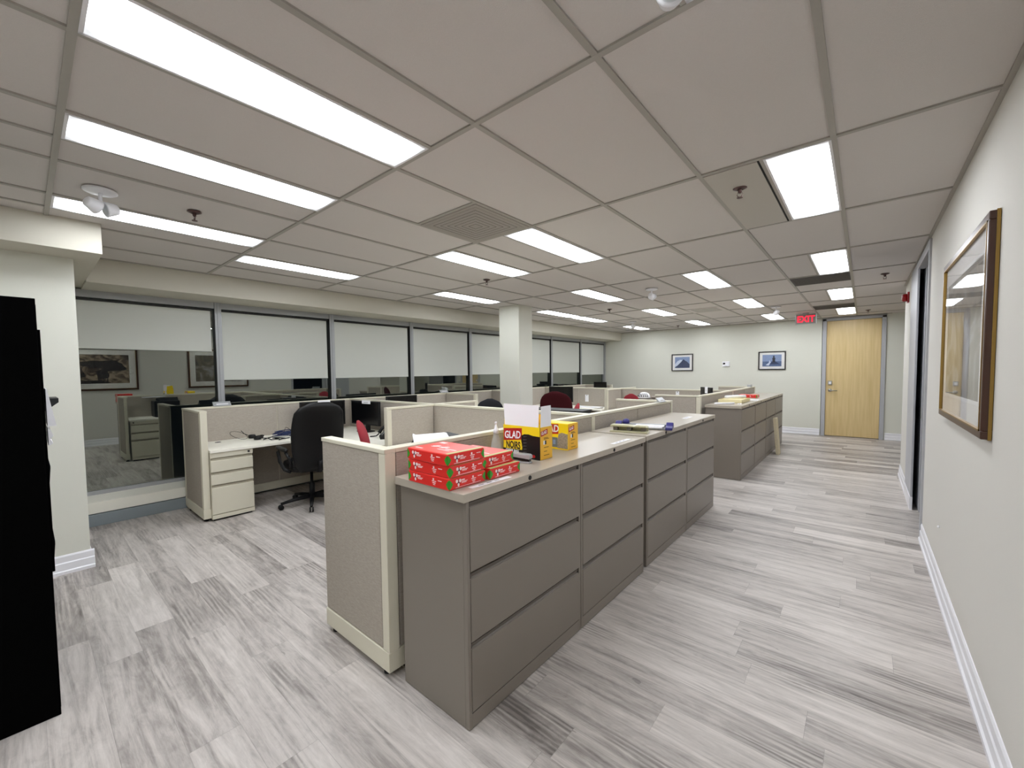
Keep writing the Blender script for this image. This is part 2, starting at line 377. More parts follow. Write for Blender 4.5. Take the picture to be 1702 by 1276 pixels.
for i in (-3.5, -5.5): tb.box(gx(i)-hw*.8, gx(i)+hw*.8, gy(-2), gy(-1), CH-.0015, CH+.01)
tb.box(gx(-3), gx(-2), gy(.5)-hw, gy(.5)+hw, CH-.0015, CH+.01)
for j in (4.5, 6.5): tb.box(gx(0), gx(1), gy(j)-hw, gy(j)+hw, CH-.002, CH+.01)
tb.box(XW-.02, XW, YB, 7.9, CH-.004, CH+.01); tb.box(-5.53, -5.51, .42, YF, CH-.004, CH+.01); tb.box(-5.5, XW, YF-.02, YF, CH-.004, CH+.01)
tb.build('ceiling_grid', M['tbar'], ceil)

# right wall: Y from behind the camera to the doorway, then to the corner of the side passage
wr = MB()
wr.box(XW, XW+.14, YB, 5.08, 0, CH+.01); wr.box(XW, XW+.14, 6.74, 7.95, 0, CH+.01); wr.box(XW, XW+.14, 5.08, 6.74, 2.56, CH+.01)
struct(wr.build('wall_right', M['wall_r']))
struct(bx('wall_back', (-6.6, 3.2, YB-.1, YB, 0, CH+.01), M['wall']))
wf = MB(); wf.box(-6.6, -.73, YF, YF+.12, 0, CH+.01); wf.box(.33, .62, YF, YF+.12, 0, CH+.01); wf.box(-.73, .33, YF, YF+.12, 2.60, CH+.01); wf.box(.62, 2.6, YF, YF+.12, 2.2, CH+.01)
struct(wf.build('wall_far', M['wall']))
wp = MB(); wp.box(2.4, 2.5, 7.81, YF, 0, CH+.01); wp.box(XW+.14, 2.5, 7.81, 7.95, 0, CH+.01)
struct(wp.build('wall_passage', M['wall']))
wl = MB(); wl.box(-6.6, -4.63, YB, .288, 0, 2.42)
struct(wl.build('wall_left', M['wall']))
struct(bx('trim_1', (-6.6, -4.30, YB, .42, 2.41, CH+.005), M['beige'])); bpy.data.objects['trim_1']['label'] = 'boxed beam above the left wall'
struct(bx('trim_2', (-6.6, -5.53, .42, YF, 2.392, CH+.005), M['beige']))
struct(bx('trim_3', (-4.83, -4.39, 5.40, 5.76, 0, CH+.005), M['wall'], bevel=.003))
# room behind the right doorway, its darkness put into the wall colour
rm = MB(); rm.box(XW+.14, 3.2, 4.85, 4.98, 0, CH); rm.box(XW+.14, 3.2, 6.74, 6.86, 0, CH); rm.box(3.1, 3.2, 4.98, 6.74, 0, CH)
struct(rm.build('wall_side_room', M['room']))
# baseboards, stepped profile
def base(name, axis, pos, sgn, a, b, h=.145):
    P = [(0, 0), (.022, 0), (.022, .022), (.014, .03), (.014, .082), (.009, .09), (.009, h-.012), (.004, h), (0, h)]
    pts = [(pos + sgn*p[0], p[1]) for p in P]
    o = MB().prism(pts, axis, a, b).build(name, M['white']); return struct(o)
base('baseboard_right', 'y', XW, -1, YB, 5.04); base('baseboard_right_far', 'y', XW, -1, 6.80, 7.97)
base('baseboard_far', 'x', YF, -1, -5.95, -.74); base('baseboard_far_end', 'x', YF, -1, .35, .62)
base('baseboard_left', 'y', -4.63, 1, YB, .31)
o = MB().prism([(.288 + p[0], p[1]) for p in [(0, 0), (.022, 0), (.022, .022), (.014, .03), (.014, .082), (.009, .09), (.009, .133), (.004, .145), (0, .145)]], 'x', -5.7, -4.630).build('baseboard_pillar', M['white']); struct(o)

# window wall
sill = MB()
sill.prism([(-6.35, .125), (-5.87, .125), (-5.87, .235), (-6.08, .275), (-6.35, .275)], 'y', .288, YF)
struct(sill.build('wall_window', M['creamtop'], bevel=.002))
struct(bx('baseboard_window', (-6.35, -5.85, .288, YF, 0, .118), M['heater'], bevel=.003))
struct(bx('wall_window_head', (-6.6, -6.12, .288, YF, 2.38, CH), M['wall']))
MUL = [.16 + 0*k for k in range(1)] + [1.585 + 1.4335*k for k in range(8)]
BL = [1.795, 1.445, 1.443, 1.447, 1.46, 1.475, 1.471, 1.40]
ords = ['first', 'second', 'third', 'fourth', 'fifth', 'sixth', 'seventh', 'eighth']
near = ['beside the pillar wall, drawn only half way down', 'above the first desk', 'left of centre over the cubicles', 'over the middle cubicles',
        'just left of the square column', 'partly behind the square column', 'right of the square column', 'beside the far corner']
for k in range(8):
    a, b = MUL[k], MUL[k+1]
    fr = MB()
    fr.box(XG-.05, XG+.06, a-.035, a+.035, .27, 2.395)
    if k == 7: fr.box(XG-.05, XG+.06, b-.06, b+.01, .27, 2.395)
    fr.box(XG-.04, XG+.03, a+.035, b-.035, .27, .31); fr.box(XG-.05, XG+.045, a+.035, b-.035, 2.32, 2.395)
    fr.box(XG+.06, XG+.068, a-.01, a+.01, .27, 2.395)
    f = struct(fr.build('window_%d' % (k+1), M['alu'], bevel=.002))
    g = bx('glass_pane', (XG-.006, XG, a+.03, b-.03, .3, 2.34), M['glass'], f)
    gs = MB(); gs.box(XG-.004, XG+.055, b-.037, b-.0355, .3, 2.32); gs.build('gasket', M['aludark'], f)
    t = thing('roller_blind', '%s roller blind from the left, %s' % (ords[k], near[k]), 'blind', (XG+.035, (a+b)/2, 2.31), 0, 'grey roller blinds along the window wall')
    L = (b-a)/2
    zb = BL[k]-2.31
    bx('blind_cloth', (-.0015, .0015, -L+.04, L-.075, zb+.02, .0), M['blind'], t)
    bx('bottom_bar', (-.006, .006, -L+.04, L-.075, zb, zb+.022), M['blind'], t, bevel=.002)
    MB().tube([(0, -L+.04, -.012), (0, L-.06, -.012)], .012, 10).build('roller_tube', M['aludark'], t)

# far door
d1 = struct(bx('door_1', (-.647, .262, YF+.005, YF+.05, .012, 2.545), M['maple'], bevel=.002))
fr = MB(); fr.box(-.72, -.65, YF-.03, YF+.1, 0, 2.60); fr.box(.265, .335, YF-.03, YF+.1, 0, 2.60); fr.box(-.72, .335, YF-.03, YF+.1, 2.55, 2.61)
fr.build('door_frame', M['frame_g'], d1, bevel=.003)
bx('door_backing', (-.73, .34, YF+.1, YF+.13, 0, 2.62), M['groove'], d1)
kp = bx('keypad', (-.607, -.535, YF-.02, YF+.006, 1.14, 1.23), M['chrome'], d1, bevel=.004)
bx('keypad_buttons', (-.592, -.55, YF-.023, YF-.019, 1.16, 1.21), M['paper'], kp)
h = MB(); h.lathe([(.035, 0), (.035, -.012), (.03, -.016)], (-.57, YF+.005, 1.02), 20, 'y'); h.tube([(-.57, YF-.01, 1.02), (-.57, YF-.055, 1.02), (-.55, YF-.06, 1.02), (-.44, YF-.06, 1.015)], .0105, 8)
h.build('door_handle', M['chrome'], d1, smooth=True)
# right doorway: steel frame, a grey door standing ajar and a dark gap
d2 = struct(MB().box(XW+.045, XW+.085, 5.97, 6.72, .01, 2.54).build('door_2', M['frame_g'], bevel=.002))
fr = MB(); fr.box(XW-.015, XW+.14, 5.04, 5.09, 0, 2.60); fr.box(XW-.015, XW+.003, 6.05, 6.80, .14, 2.60); fr.box(XW-.015, XW+.14, 5.09, 6.05, 2.52, 2.60)
fr.build('door_frame', M['frame_g'], d2, bevel=.003)
bx('frame_plinth', (XW-.02, XW+.003, 6.05, 6.80, 0, .14), M['white'], d2)
bx('door_latch', (XW+.038, XW+.046, 6.0, 6.03, .98, 1.1), M['chrome'], d2)
# glazed door beyond the passage corner
d3 = struct(MB().box(.68, 1.5, YF+.03, YF+.06, .9, 2.12).build('door_3', M['screen']))
fr = MB(); fr.box(.62, .68, YF-.02, YF+.1, 0, 2.2); fr.box(1.5, 1.56, YF-.02, YF+.1, 0, 2.2); fr.box(.68, 1.5, YF-.02, YF+.1, 2.12, 2.2); fr.box(.68, 1.5, YF+.0, YF+.08, 0, .9); fr.box(1.56, 2.5, YF, YF+.1, 0, 2.2)
fr.build('door_frame', M['frame_g'], d3)

# ------------------------------------------------------------------ ceiling fixtures
lproto = None
LL = {(-2.5,1): 'lit ceiling troffer touching the perforated grille', (-4,1): 'lit troffer between the perforated grille and the window soffit',
 (-6.5,0): 'lit troffer closest to the soffit, over the second window', (-6.5,2): 'lit troffer beside the top of the square column, on its left',
 (-4,3): 'lit troffer above the square column to its right', (-1.5,3): 'lit troffer over the far end of the filing cabinet row',
 (-6.5,4): 'nearer of two end-to-end lit troffers right of the column', (-6.5,5): 'farther of two end-to-end lit troffers right of the column',
 (-4,5): 'lit troffer in the middle of the far ceiling', (-1.5,5): 'lit troffer high above the lighthouse picture, second from the far wall',
 (-6.5,7): 'lit troffer nearest the far corner by the windows', (-4,7): 'lit troffer just above the wave picture at the far wall',
 (-1.5,7): 'lit troffer at the far wall left of the exit sign', (.5,1): 'largest lit troffer over the walkway, next to the metal access panel',
 (.5,3): 'second lit troffer over the walkway, before a dark slot', (.5,5): 'third lit troffer over the walkway, between two dark slots',
 (.5,7): 'lit troffer right above the maple door', (-2,-1): 'biggest lit troffer at the top left of the photo', (-3.5,-1): 'second lit troffer from the top at the left',
 (-5.5,-1): 'lit troffer over the left beam, third from the top left', (.5,-1): 'lit troffer over the walkway behind the camera', (-2,-3): 'lit troffer farthest behind the camera, middle',
 (-4,-3): 'lit troffer farthest behind the camera, left', (.5,-3): 'lit troffer farthest behind the camera, by the corridor wall'}
for (i, j) in LIGHTS:
    loc = (gx(i+.25), gy(j+.5), CH)
    if lproto is None:
        lproto = thing('ceiling_light', LL[(i, j)], 'ceiling light', loc, 0, 'lit fluorescent ceiling troffers')
        f = MB(); X, Y, t = S/4-.008, S-.012, .012
        f.box(-X, X, -Y, -Y+t, -.004, .01); f.box(-X, X, Y-t, Y, -.004, .01); f.box(-X, -X+t, -Y, Y, -.004, .01); f.box(X-t, X, -Y, Y, -.004, .01)
        f.build('frame', M['white'], lproto)
        bx('diffuser', (-X+t, X-t, -Y+t, Y-t, -.0015, .004), M['lamp'], lproto)
    else: dup(lproto, LL[(i, j)], loc)
t = thing('air_diffuser', 'square perforated grey ceiling grille near the first troffers', 'vent', (gx(-2.5), gy(.75), CH), 0)
X = S/2-.014
MB().box(-X, X, -X, X, -.006, .004).build('frame', M['grille'], t, bevel=.002)
g = MB(); g.box(-X+.03, X-.03, -X+.03, X-.03, -.0075, -.005); g.build('perforated_face', M['grille'], t)
g = MB(); n = 7
for k in range(1, n):
    q = X*k/n*.9
    for s_ in (-1, 1): g.box(-q, q, s_*q-.001, s_*q+.001, -.0084, -.0075); g.box(s_*q-.001, s_*q+.001, -q, q, -.0084, -.0075)
g.build('louvre_ring', M['gapgrey'], t)
for y0, lab in ((gy(4.25), 'nearer dark slot vent over the walkway'), (gy(6.75), 'farther dark slot vent over the walkway')):
    t = thing('slot_vent', lab, 'vent', (gx(.5), y0, CH), 0, 'dark slot vents over the walkway')
    MB().box(-S/2+.014, S/2-.014, -.292, .292, -.003, .004).build('frame', M['gapgrey'], t)
    g = MB()
    for k in range(11): g.box(-S/2+.03, S/2-.03, -.26+.05*k, -.252+.05*k, -.006, -.003)
    g.build('vane', M['slot'], t)
t = thing('return_vent', 'faint return air grille beyond the square column line', 'vent', (gx(-2.5), gy(5.75), CH))
MB().box(-S/2+.014, S/2-.014, -S/2+.014, S/2-.014, -.003, .004).build('face', M['ceil'], t)
MB().box(-.22, .22, -.22, .22, -.006, -.003).build('perforated_face', M['tbar'], t)
t = thing('access_panel', 'beige metal access panel beside the walkway troffer', 'panel', (gx(.25), gy(1.5), CH))
M['acc'] = mat('access_panel_enamel', (188, 183, 174), .5)
MB().box(-S/4+.012, S/4-.02, -S+.02, S-.02, -.004, .004).build('panel_plate', M['acc'], t, bevel=.002)
g = MB(); g.box(S/4-.02, S/4-.012, -S+.02, S-.02, -.003, .002); g.box(-S/4+.03, S/4-.012, S-.02, S-.012, -.003, .002); g.build('shadow_gap', M['groove'], t)
# sprinklers
def sprinkler(label, x, y, sprot=[]):
    if sprot: return dup(sprot[0], label, (x, y, CH))
    t = thing('sprinkler', label, 'sprinkler', (x, y, CH), 0, 'bronze ceiling sprinklers')
    MB().lathe([(.012, .002), (.04, .001), (.042, -.003), (.03, -.008), (.016, -.014), (.016, -.002)], seg=24).build('escutcheon', M['sprink'], t, smooth=True)
    b = MB(); b.lathe([(.011, 0), (.011, -.028), (.007, -.03), (.007, -.034)], seg=12)
    b.tube([(-.009, 0, -.025), (-.016, 0, -.042), (-.004, 0, -.058)], .0025, 6); b.tube([(.009, 0, -.025), (.016, 0, -.042), (.004, 0, -.058)], .0025, 6)
    b.build('body', M['sprink'], t, smooth=True)
    MB().lathe([(.004, -.056), (.017, -.058), (.017, -.061), (.004, -.062)], seg=16).build('deflector', M['sprink'], t)
    sprot.append(t); return t
for lab, x, y in (('bronze sprinkler over the left beam side, before the third troffer', -3.5, .807), ('bronze sprinkler in the metal access panel', -.605, 2.911),
                  ('bronze sprinkler left of the ceiling above the square column', -3.498, 3.694), ('small sprinkler right of the square column, mid ceiling', -3.549, 6.983),
                  ('sprinkler over the walkway near the grey doorway', .164, 6.711), ('sprinkler over the walkway before the maple door', .034, 10.645),
                  ('tiny sprinkler near the far wall above the wave picture', -3.591, 10.775)): sprinkler(lab, x, y)
def emhead(label, x, y, rz, pr=[]):
    if pr: return dup(pr[0], label, (x, y, CH), rz)
    t = thing('emergency_light', label, 'emergency light', (x, y, CH), rz, 'white ceiling emergency lamp heads')
    MB().lathe([(.02, .0), (.078, -.001), (.08, -.01), (.07, -.016), (.02, -.018)], seg=32).build('base_plate', M['white'], t, smooth=True)
    MB().tube([(0, 0, -.012), (0, 0, -.06), (.01, 0, -.075)], .009, 10).build('stem', M['white'], t, smooth=True)
    for s_ in (-1, 1):
        hd = MB(); hd.lathe([(.022, -.035), (.03, -.03), (.043, .02), (.045, .028), (.04, .03)], seg=20, axis='z')
        o = hd.build('lamp_head', M['white'], t, smooth=True, loc=(.01, s_*.045, -.1), rot=(s_*1.9, .5, 0))
        MB().lathe([(.005, .026), (.037, .028), (.03, .036), (.005, .04)], seg=20).build('lens', M['clear'], o, smooth=True)
    pr.append(t); return t
for lab, x, y, rz in (('emergency lamp heads hanging in front of the third left troffer', -3.506, .347, .4), ('emergency lamp heads in the ceiling right of the column', -2.242, 5.652, 0),
                  ('emergency lamp heads in front of the troffer near the exit sign', -1.232, 8.874, .3), ('emergency lamp heads near the far window corner', -4.079, 9.186, 0),
                  ('emergency lamp heads at the very top edge of the photo', -.40, 1.13, .6)): emhead(lab, x, y, rz)
# exit sign
t = thing('exit_sign', 'silver hanging sign with lit red EXIT letters before the far wall', 'sign', (-.915, 10.3, 2.405))
bx('housing', (-.172, .172, -.03, .03, 0, .2), M['silver'], t, bevel=.004)
bx('mount', (-.05, .05, -.03, .03, .2, .22), M['silver'], t)
bx('face_plate', (-.158, .158, -.0325, -.029, .014, .186), mat('exit_face', (150, 144, 138), .5), t)
text('exit_lettering', 'EXIT', .175, (0, -.034, .038), FY, M['exitred'], t, .001, .82, 'CENTER', bold=.004)
# fire alarm strobe
t = thing('fire_alarm', 'red fire alarm strobe high on the wall by the passage corner', 'alarm', (XW, 7.35, 2.33))
bx('back_box', (-.02, 0, -.065, .065, 0, .13), M['alarm'], t, bevel=.004)
MB().lathe([(.05, 0), (.05, -.035), (.035, -.048), (.005, -.05)], (-.018, 0, .065), 24, 'x').build('horn', M['alarm'], t, smooth=True)
bx('strobe_lens', (-.075, -.06, -.02, .02, .04, .1), M['lens'], t, bevel=.005)
# thermostat + pictures on the far wall
t = thing('thermostat', 'small white thermostat between the two framed pictures', 'thermostat', (-2.675, YF, 1.58))
bx('housing', (-.085, .085, -.03, 0, 0, .13), M['white'], t, bevel=.008)
bx('display', (-.065, -.015, -.0315, -.029, .055, .095), M['screen'], t)
MB().lathe([(.012, 0), (.012, -.008)], (.055, -.029, .06), 12, 'y').build('dial', M['paper'], t)
def pic_small(label, x0, x1, z0, z1, kind):
    cx = (x0+x1)/2; W = (x1-x0)/2; H = z1-z0
    t = thing('framed_picture', label, 'picture', (cx, YF, z0), 0)
    f = MB(); e = .022
    f.box(-W, W, -.03, 0, 0, e); f.box(-W, W, -.03, 0, H-e, H); f.box(-W, -W+e, -.03, 0, e, H-e); f.box(W-e, W, -.03, 0, e, H-e)
    f.build('frame', M['blackf'], t, bevel=.002)
    bx('mat_board', (-W+e, W-e, -.014, -.004, e, H-e), M['matc'], t)
    mx, mz = .085, .08
    a0, a1, b0, b1 = -W+mx, W-mx, mz, H-mz
    p = bx('photo_print', (a0, a1, -.016, -.0135, b0, b1), M['sky'], t)
    if kind == 'wave':
        pts = [(a0+.0, b0+.005), (a1, b0+.005), (a1, b0+.10), (a1-.07, b0+.17), (a1-.12, b0+.2), (a1-.16, b0+.24), (a1-.19, b0+.205), (a0+.13, b0+.15), (a0+.05, b0+.07)]
        MB().prism(pts, 'y', -.0165, -.0158).build('rock_shape', M['rock'], p)
        pts = [(a0, b0+.03), (a0+.06, b0+.06), (a0+.12, b0+.12), (a0+.17, b0+.17), (a0+.2, b0+.215), (a0+.14, b0+.22), (a0+.07, b0+.19), (a0+.03, b0+.14), (a0, b0+.1)]
        MB().prism(pts, 'y', -.0168, -.0158).build('spray_shape', M['spray'], p)
    else:
        MB().box(a0, a1, -.0164, -.0158, b0, b0+.12).build('sea_shape', M['sea'], p)
        cxx = a0+(a1-a0)*.6
        pts = [(cxx-.1, b0+.05), (cxx+.12, b0+.05), (cxx+.07, b0+.09), (cxx+.035, b0+.12), (cxx-.03, b0+.12), (cxx-.06, b0+.08)]
        MB().prism(pts, 'y', -.0167, -.0158).build('rock_shape', M['rock'], p)
        tw = MB(); tw.box(cxx-.028, cxx+.028, -.0168, -.0158, b0+.1, b0+.2); tw.box(cxx-.016, cxx+.016, -.0168, -.0158, b0+.2, b0+.235); tw.box(cxx-.035, cxx+.035, -.0168, -.0158, b0+.185, b0+.2)
        tw.prism([(cxx-.018, b0+.235), (cxx+.018, b0+.235), (cxx, b0+.262)], 'y', -.0168, -.0158); tw.build('tower_shape', mat('tower_print', (40, 40, 54), .6), p)
        pts = [(cxx-.17, b0+.03), (cxx-.1, b0+.02), (cxx-.06, b0+.1), (cxx-.085, b0+.15), (cxx-.1, b0+.09)]
        MB().prism(pts, 'y', -.0169, -.0158).build('spray_shape', M['spray'], p)
    bx('glass', (-W+e, W-e, -.022, -.0205, e, H-e), M['picglass'], t)
pic_small('black framed photograph of a breaking wave, left of the thermostat', -4.035, -3.477, 1.478, 1.936, 'wave')
pic_small('black framed photograph of a tower on a sea rock, right of the thermostat', -1.959, -1.4, 1.487, 1.925, 'tower')
# pictures on the right wall
def pic_big(label, y0, y1, z0, z1, art, tree):
    H = z1-z0; W = (y1-y0)/2
    t = thing('framed_picture', label, 'picture', (XW, (y0+y1)/2, z0), 0)
    e = .036; D = -.034
    f = MB(); f.box(D, 0, -W, W, 0, e); f.box(D, 0, -W, W, H-e, H); f.box(D, 0, -W, -W+e, e, H-e); f.box(D, 0, W-e, W, e, H-e)
    f.build('frame', M['brownf'], t, bevel=.004)
    g = MB(); q = e-.004
    g.box(D-.002, D+.01, -W+q, W-q, q, e+.003); g.box(D-.002, D+.01, -W+q, W-q, H-e-.003, H-q); g.box(D-.002, D+.01, -W+q, -W+e+.003, q, H-q); g.box(D-.002, D+.01, W-e-.003, W-q, q, H-q)
    g.box(-.013, -.002, -W-.003, -W+.004, 0, H); g.box(-.013, -.002, W-.004, W+.003, 0, H); g.box(-.013, -.002, -W, W, -.003, .004); g.box(-.013, -.002, -W, W, H-.004, H+.003)
    g.build('gilt_edge', M['gold'], t)
    bx('mat_board', (-.02, -.004, -W+e, W-e, e, H-e), M['matb'], t)
    k = .15
    mb = MB(); mb.box(-.024, -.02, -W+k-.02, W-k+.02, k-.02, k); mb.box(-.024, -.02, -W+k-.02, W-k+.02, H-k, H-k+.02); mb.box(-.024, -.02, -W+k-.02, -W+k, k, H-k); mb.box(-.024, -.02, W-k, W-k+.02, k, H-k)
    mb.build('inner_mat', M['matc'], t, bevel=.002)
    p = bx('art_print', (-.022, -.019, -W+k, W-k, k, H-k), art, t)
    if tree:
        tr = MB()
        for cy, cz, ry, rz_ in ((.0, .55, .26, .09), (-.16, .58, .18, .07), (.2, .5, .2, .1), (.1, .6, .22, .06), (.02, .36, .1, .13), (-.3, .33, .06, .06), (-.22, .18, .35, .04)):
            tr.prism([(cy+ry*math.cos(a*PI/10)*(1+.18*math.sin(a*5)), cz+rz_*math.sin(a*PI/10)*(1+.25*math.sin(a*7))) for a in range(20)], 'x', -.0228-.0001*cy, -.0215)
        for cy in (-.05, .03, .09): tr.box(-.0226, -.0215, cy, cy+.015, .15, .5)
        tr.build('tree_shape', M['sepiatree'], p)
    bx('glass', (-.028, -.0265, -W+e, W-e, e, H-e), M['picglass'], t)
pic_big('large picture in a dark wood and gilt frame on the right wall', 2.63, 3.93, 1.20, 2.155, M['pastel'], False)
pic_big('wide sepia tree picture in a dark frame, seen reflected in the first window', .50, 1.71, 1.20, 2.13, M['sepia'], True)
MB().lathe([(.006, 0), (.009, -.004), (.003, -.012)], (0, 0, 0), 10, 'x').build('wall_hook', M['white'], None, loc=(XW, 4.02, .42)); tag(bpy.data.objects['wall_hook'], 'tiny white hook low on the right wall', 'hook')

# ------------------------------------------------------------------ lateral filing cabinets
def file_cabinet(W, label, group, loc):
    t = thing('filing_cabinet', label, 'filing cabinet', loc, 0, group)
    h = W/2; D = .452; T = .978
    b = MB(); b.box(-D, -.022, -h, h, .004, T); b.box(-.022, 0, -h, -h+.017, .004, T); b.box(-.022, 0, h-.017, h, .004, T); b.box(-.022, 0, -h+.017, h-.017, .004, .068)
    b.build('body', M['taupe'], t, bevel=.0015)
    bx('plinth', (-D+.02, -.01, -h+.02, h-.02, 0, .004), M['groove'], t)
    zs = ((.071, .347), (.375, .648), (.676, .951))
    tops = (.375, .676, .978)
    for (z0, z1), zt in zip(zs, tops):
        d = MB(); d.box(-.02, .002, -h+.019, h-.019, z0+.003, z1); d = d.build('drawer', M['taupe'], t, bevel=.002)
        g = MB(); g.prism([(-.021, z1-.004), (-.004, z1-.001), (-.0105, z1+.003), (-.006, zt-.0075), (-.0095, zt-.0065), (-.021, zt-.006)], 'y', -h+.024, h-.024)
        g.build('finger_pull', M['slot'], d)
        e = MB(); e.box(-.02, -.006, -h+.019, -h+.0245, z1, zt-.003); e.box(-.02, -.006, h-.0245, h-.019, z1, zt-.003); e.build('pull_end', M['groove'], d)
    return t
fcg = 'taupe lateral filing cabinets in the long row'
def fc(y0, w, lab, x=-1.225, grp=fcg): return file_cabinet(w-.006, lab, grp, (x, y0+w/2, 0))
fc(1.150, .905, 'taupe three-drawer filing cabinet nearest the camera, under the red paper reams')
fc(2.055, .905, 'second taupe filing cabinet from the camera, below the yellow bag boxes')
fc(3.035, .93, 'third taupe filing cabinet, under the hole punch and paper trimmer', -1.235)
fc(3.965, .93, 'fourth taupe filing cabinet, last before the gap in the row', -1.235)
far_l = ['first cabinet of the far group, its bare side facing the gap', 'second cabinet of the far group, under the pale yellow box', 'third cabinet of the far group, with a board leaning on it', 'last filing cabinet of the far group, nearest the maple door']
for k in range(4): fc(6.235+.93*k, .93, far_l[k], -1.24, 'taupe filing cabinets of the far group')
def worktop(y0, y1, xf, lab, locks, seams=()):
    XB = -1.6995; D_ = xf+.008-XB
    t = thing('worktop', lab, 'worktop', (XB, y0, .978))
    b = MB(); b.box(0, D_, 0, y1-y0, 0, .037); b.build('top_slab', M['taupetop'], t, bevel=.0025)
    for q in locks: MB().lathe([(.011, 0), (.011, .003), (.006, .004)], (D_, q-y0, .018), 16, 'x').build('lock', M['ink'], t)
    for q in seams: bx('seam', (.2, D_+.0005, q-y0-.001, q-y0+.001, .002, .0373), M['groove'], t)
    return t
worktop(1.135, 2.975, -1.228, 'long taupe worktop carrying the red reams and yellow boxes', (1.573, 2.466))
worktop(3.02, 4.905, -1.238, 'taupe worktop carrying the hole punch and paper trimmer', (3.42, 4.45))
worktop(6.225, 9.965, -1.243, 'far taupe worktop carrying the pale box and single red ream', (6.7, 7.6, 8.5, 9.4), (7.16, 8.095))
TOP = 1.0155

# ------------------------------------------------------------------ cubicle panels
PH = 1.142
def panel(axis, c, a, b, label, cat='partition', segs=None, end=(0, 0), feet=True, h=PH):
    L = b-a
    if axis == 'y': t = thing('cubicle_panel', label, cat, (c, a, 0), PI/2, 'beige fabric cubicle panels')
    else: t = thing('cubicle_panel', label, cat, (a, c, 0), 0, 'beige fabric cubicle panels')
    # local: x along, y across
    T = .028
    segs = segs or [0, L]
    bx('core', (.001, L-.001, -.020, .020, .13, h-.02), M['cream'], t)
    for p, q in zip(segs, segs[1:]):
        bx('fabric_face', (p+.004, q-.004, -T, T, .135, h-.024), M['fabric'], t, bevel=.003)
    bx('top_cap', (-.0, L, -T-.004, T+.004, h-.022, h), M['cream'], t, bevel=.003)
    bx('base_raceway', (.0, L, -T-.005, T+.005, .032, .132), M['cream'], t, bevel=.003)
    if end[0]: bx('end_post', (-.0+.0, .055, -T-.002, T+.002, .133, h-.0225), M['cream'], t, bevel=.003)
    if end[1]: bx('end_post', (L-.055, L, -T-.002, T+.002, .133, h-.0225), M['cream'], t, bevel=.003)
    for q in (.06, L-.06): MB().lathe([(.022, 0), (.022, .012), (.008, .014), (.008, .033)], (q, 0, 0), 12).build('levelling_foot', M['black'], t)
    return t
XM, XN, XWN = -1.775, -3.86, -5.80      # main run, spine, window run
def cluster(y0, y1, y2, tagname):
    panel('x', y0+.0, -2.39, XM+.034, f'end wing panel by the walkway, {tagname}, facing the camera', segs=[0, .592], end=(0, 1))
    panel('y', XM, y0+.034, y1-.03, f'walkway panel behind the cabinets, {tagname}, front half', segs=[0, y1-y0-.064])
    panel('y', XM, y1-.03, y2-.034, f'walkway panel behind the cabinets, {tagname}, back half', segs=[0, .05, (y2-y1)*.5, y2-y1-.004], end=(1, 0))
    panel('x', y2, -2.45, XM+.034, f'wing panel closing the back of the walkway run, {tagname}', end=(0, 1))
    panel('x', y1, XWN+.032, XN-.03, f'cross panel from the windows to the spine, {tagname}', segs=[0, .9, XN-XWN-.062])
    panel('x', y1, XN-.03, XM-.033, f'cross panel from the spine to the walkway run, {tagname}')
    panel('y', XN, y1-.66, y1-.033, f'short spine panel in front of the cross panel, {tagname}', end=(1, 0))
    panel('y', XN, y1+.033, y1+.70, f'short spine panel behind the cross panel, {tagname}', end=(0, 1))
    panel('y', XWN, y0, y1, f'window side panel, {tagname}, front half', segs=[0, .98, y1-y0])
    panel('y', XWN, y1, y2, f'window side panel, {tagname}, back half', segs=[0, (y2-y1)*.5, y2-y1])
    panel('x', y0+.03, XWN+.033, -5.09, f'window side wing panel at the front, {tagname}', end=(0, 1))
    panel('x', y2-.03, XWN+.033, -5.0, f'window side wing panel at the back, {tagname}', end=(0, 1))
cluster(1.14, 3.145, 5.03, 'near cubicle block')
panel('y', XWN, 5.03, 6.20, 'window side panel bridging the two blocks behind the square column')
cluster(6.20, 8.10, 10.02, 'far cubicle block')

# ------------------------------------------------------------------ desks and pedestals
def desk(label, poly, legs=(), loc=(0, 0)):
    t = thing('desk', label, 'desk', (loc[0], loc[1], 0))
    P = [(x-loc[0], y-loc[1]) for x, y in poly]
    MB().prism(P, 'z', .708, .738).build('desk_top', M['creamtop'], t, bevel=.003)
    for (x, y, ax) in legs:
        x -= loc[0]; y -= loc[1]
        b = (x-.3, x+.3, y-.012, y+.012, 0, .708) if ax == 'x' else (x-.012, x+.012, y-.3, y+.3, 0, .708)
        bx('panel_leg', b, M['cream'], t)
    return t
def Lpoly(xo, xi, ya, yb, yc, xe):
    # outer x, inner x, start y, cross y edge, cross face y, end x
    return [(xo, ya), (xi, ya), (xi, yb), (xe, yb), (xe, yc), (xo, yc)]
dl = [('near window-side', 1.14, 3.145, 5.03, 'near'), ('far window-side', 6.20, 8.10, 10.02, 'far')]
xo, xi, xe = XWN+.034, -5.05, XN-.05
mo, mi, me_ = XM-.034, -2.42, XN+.05
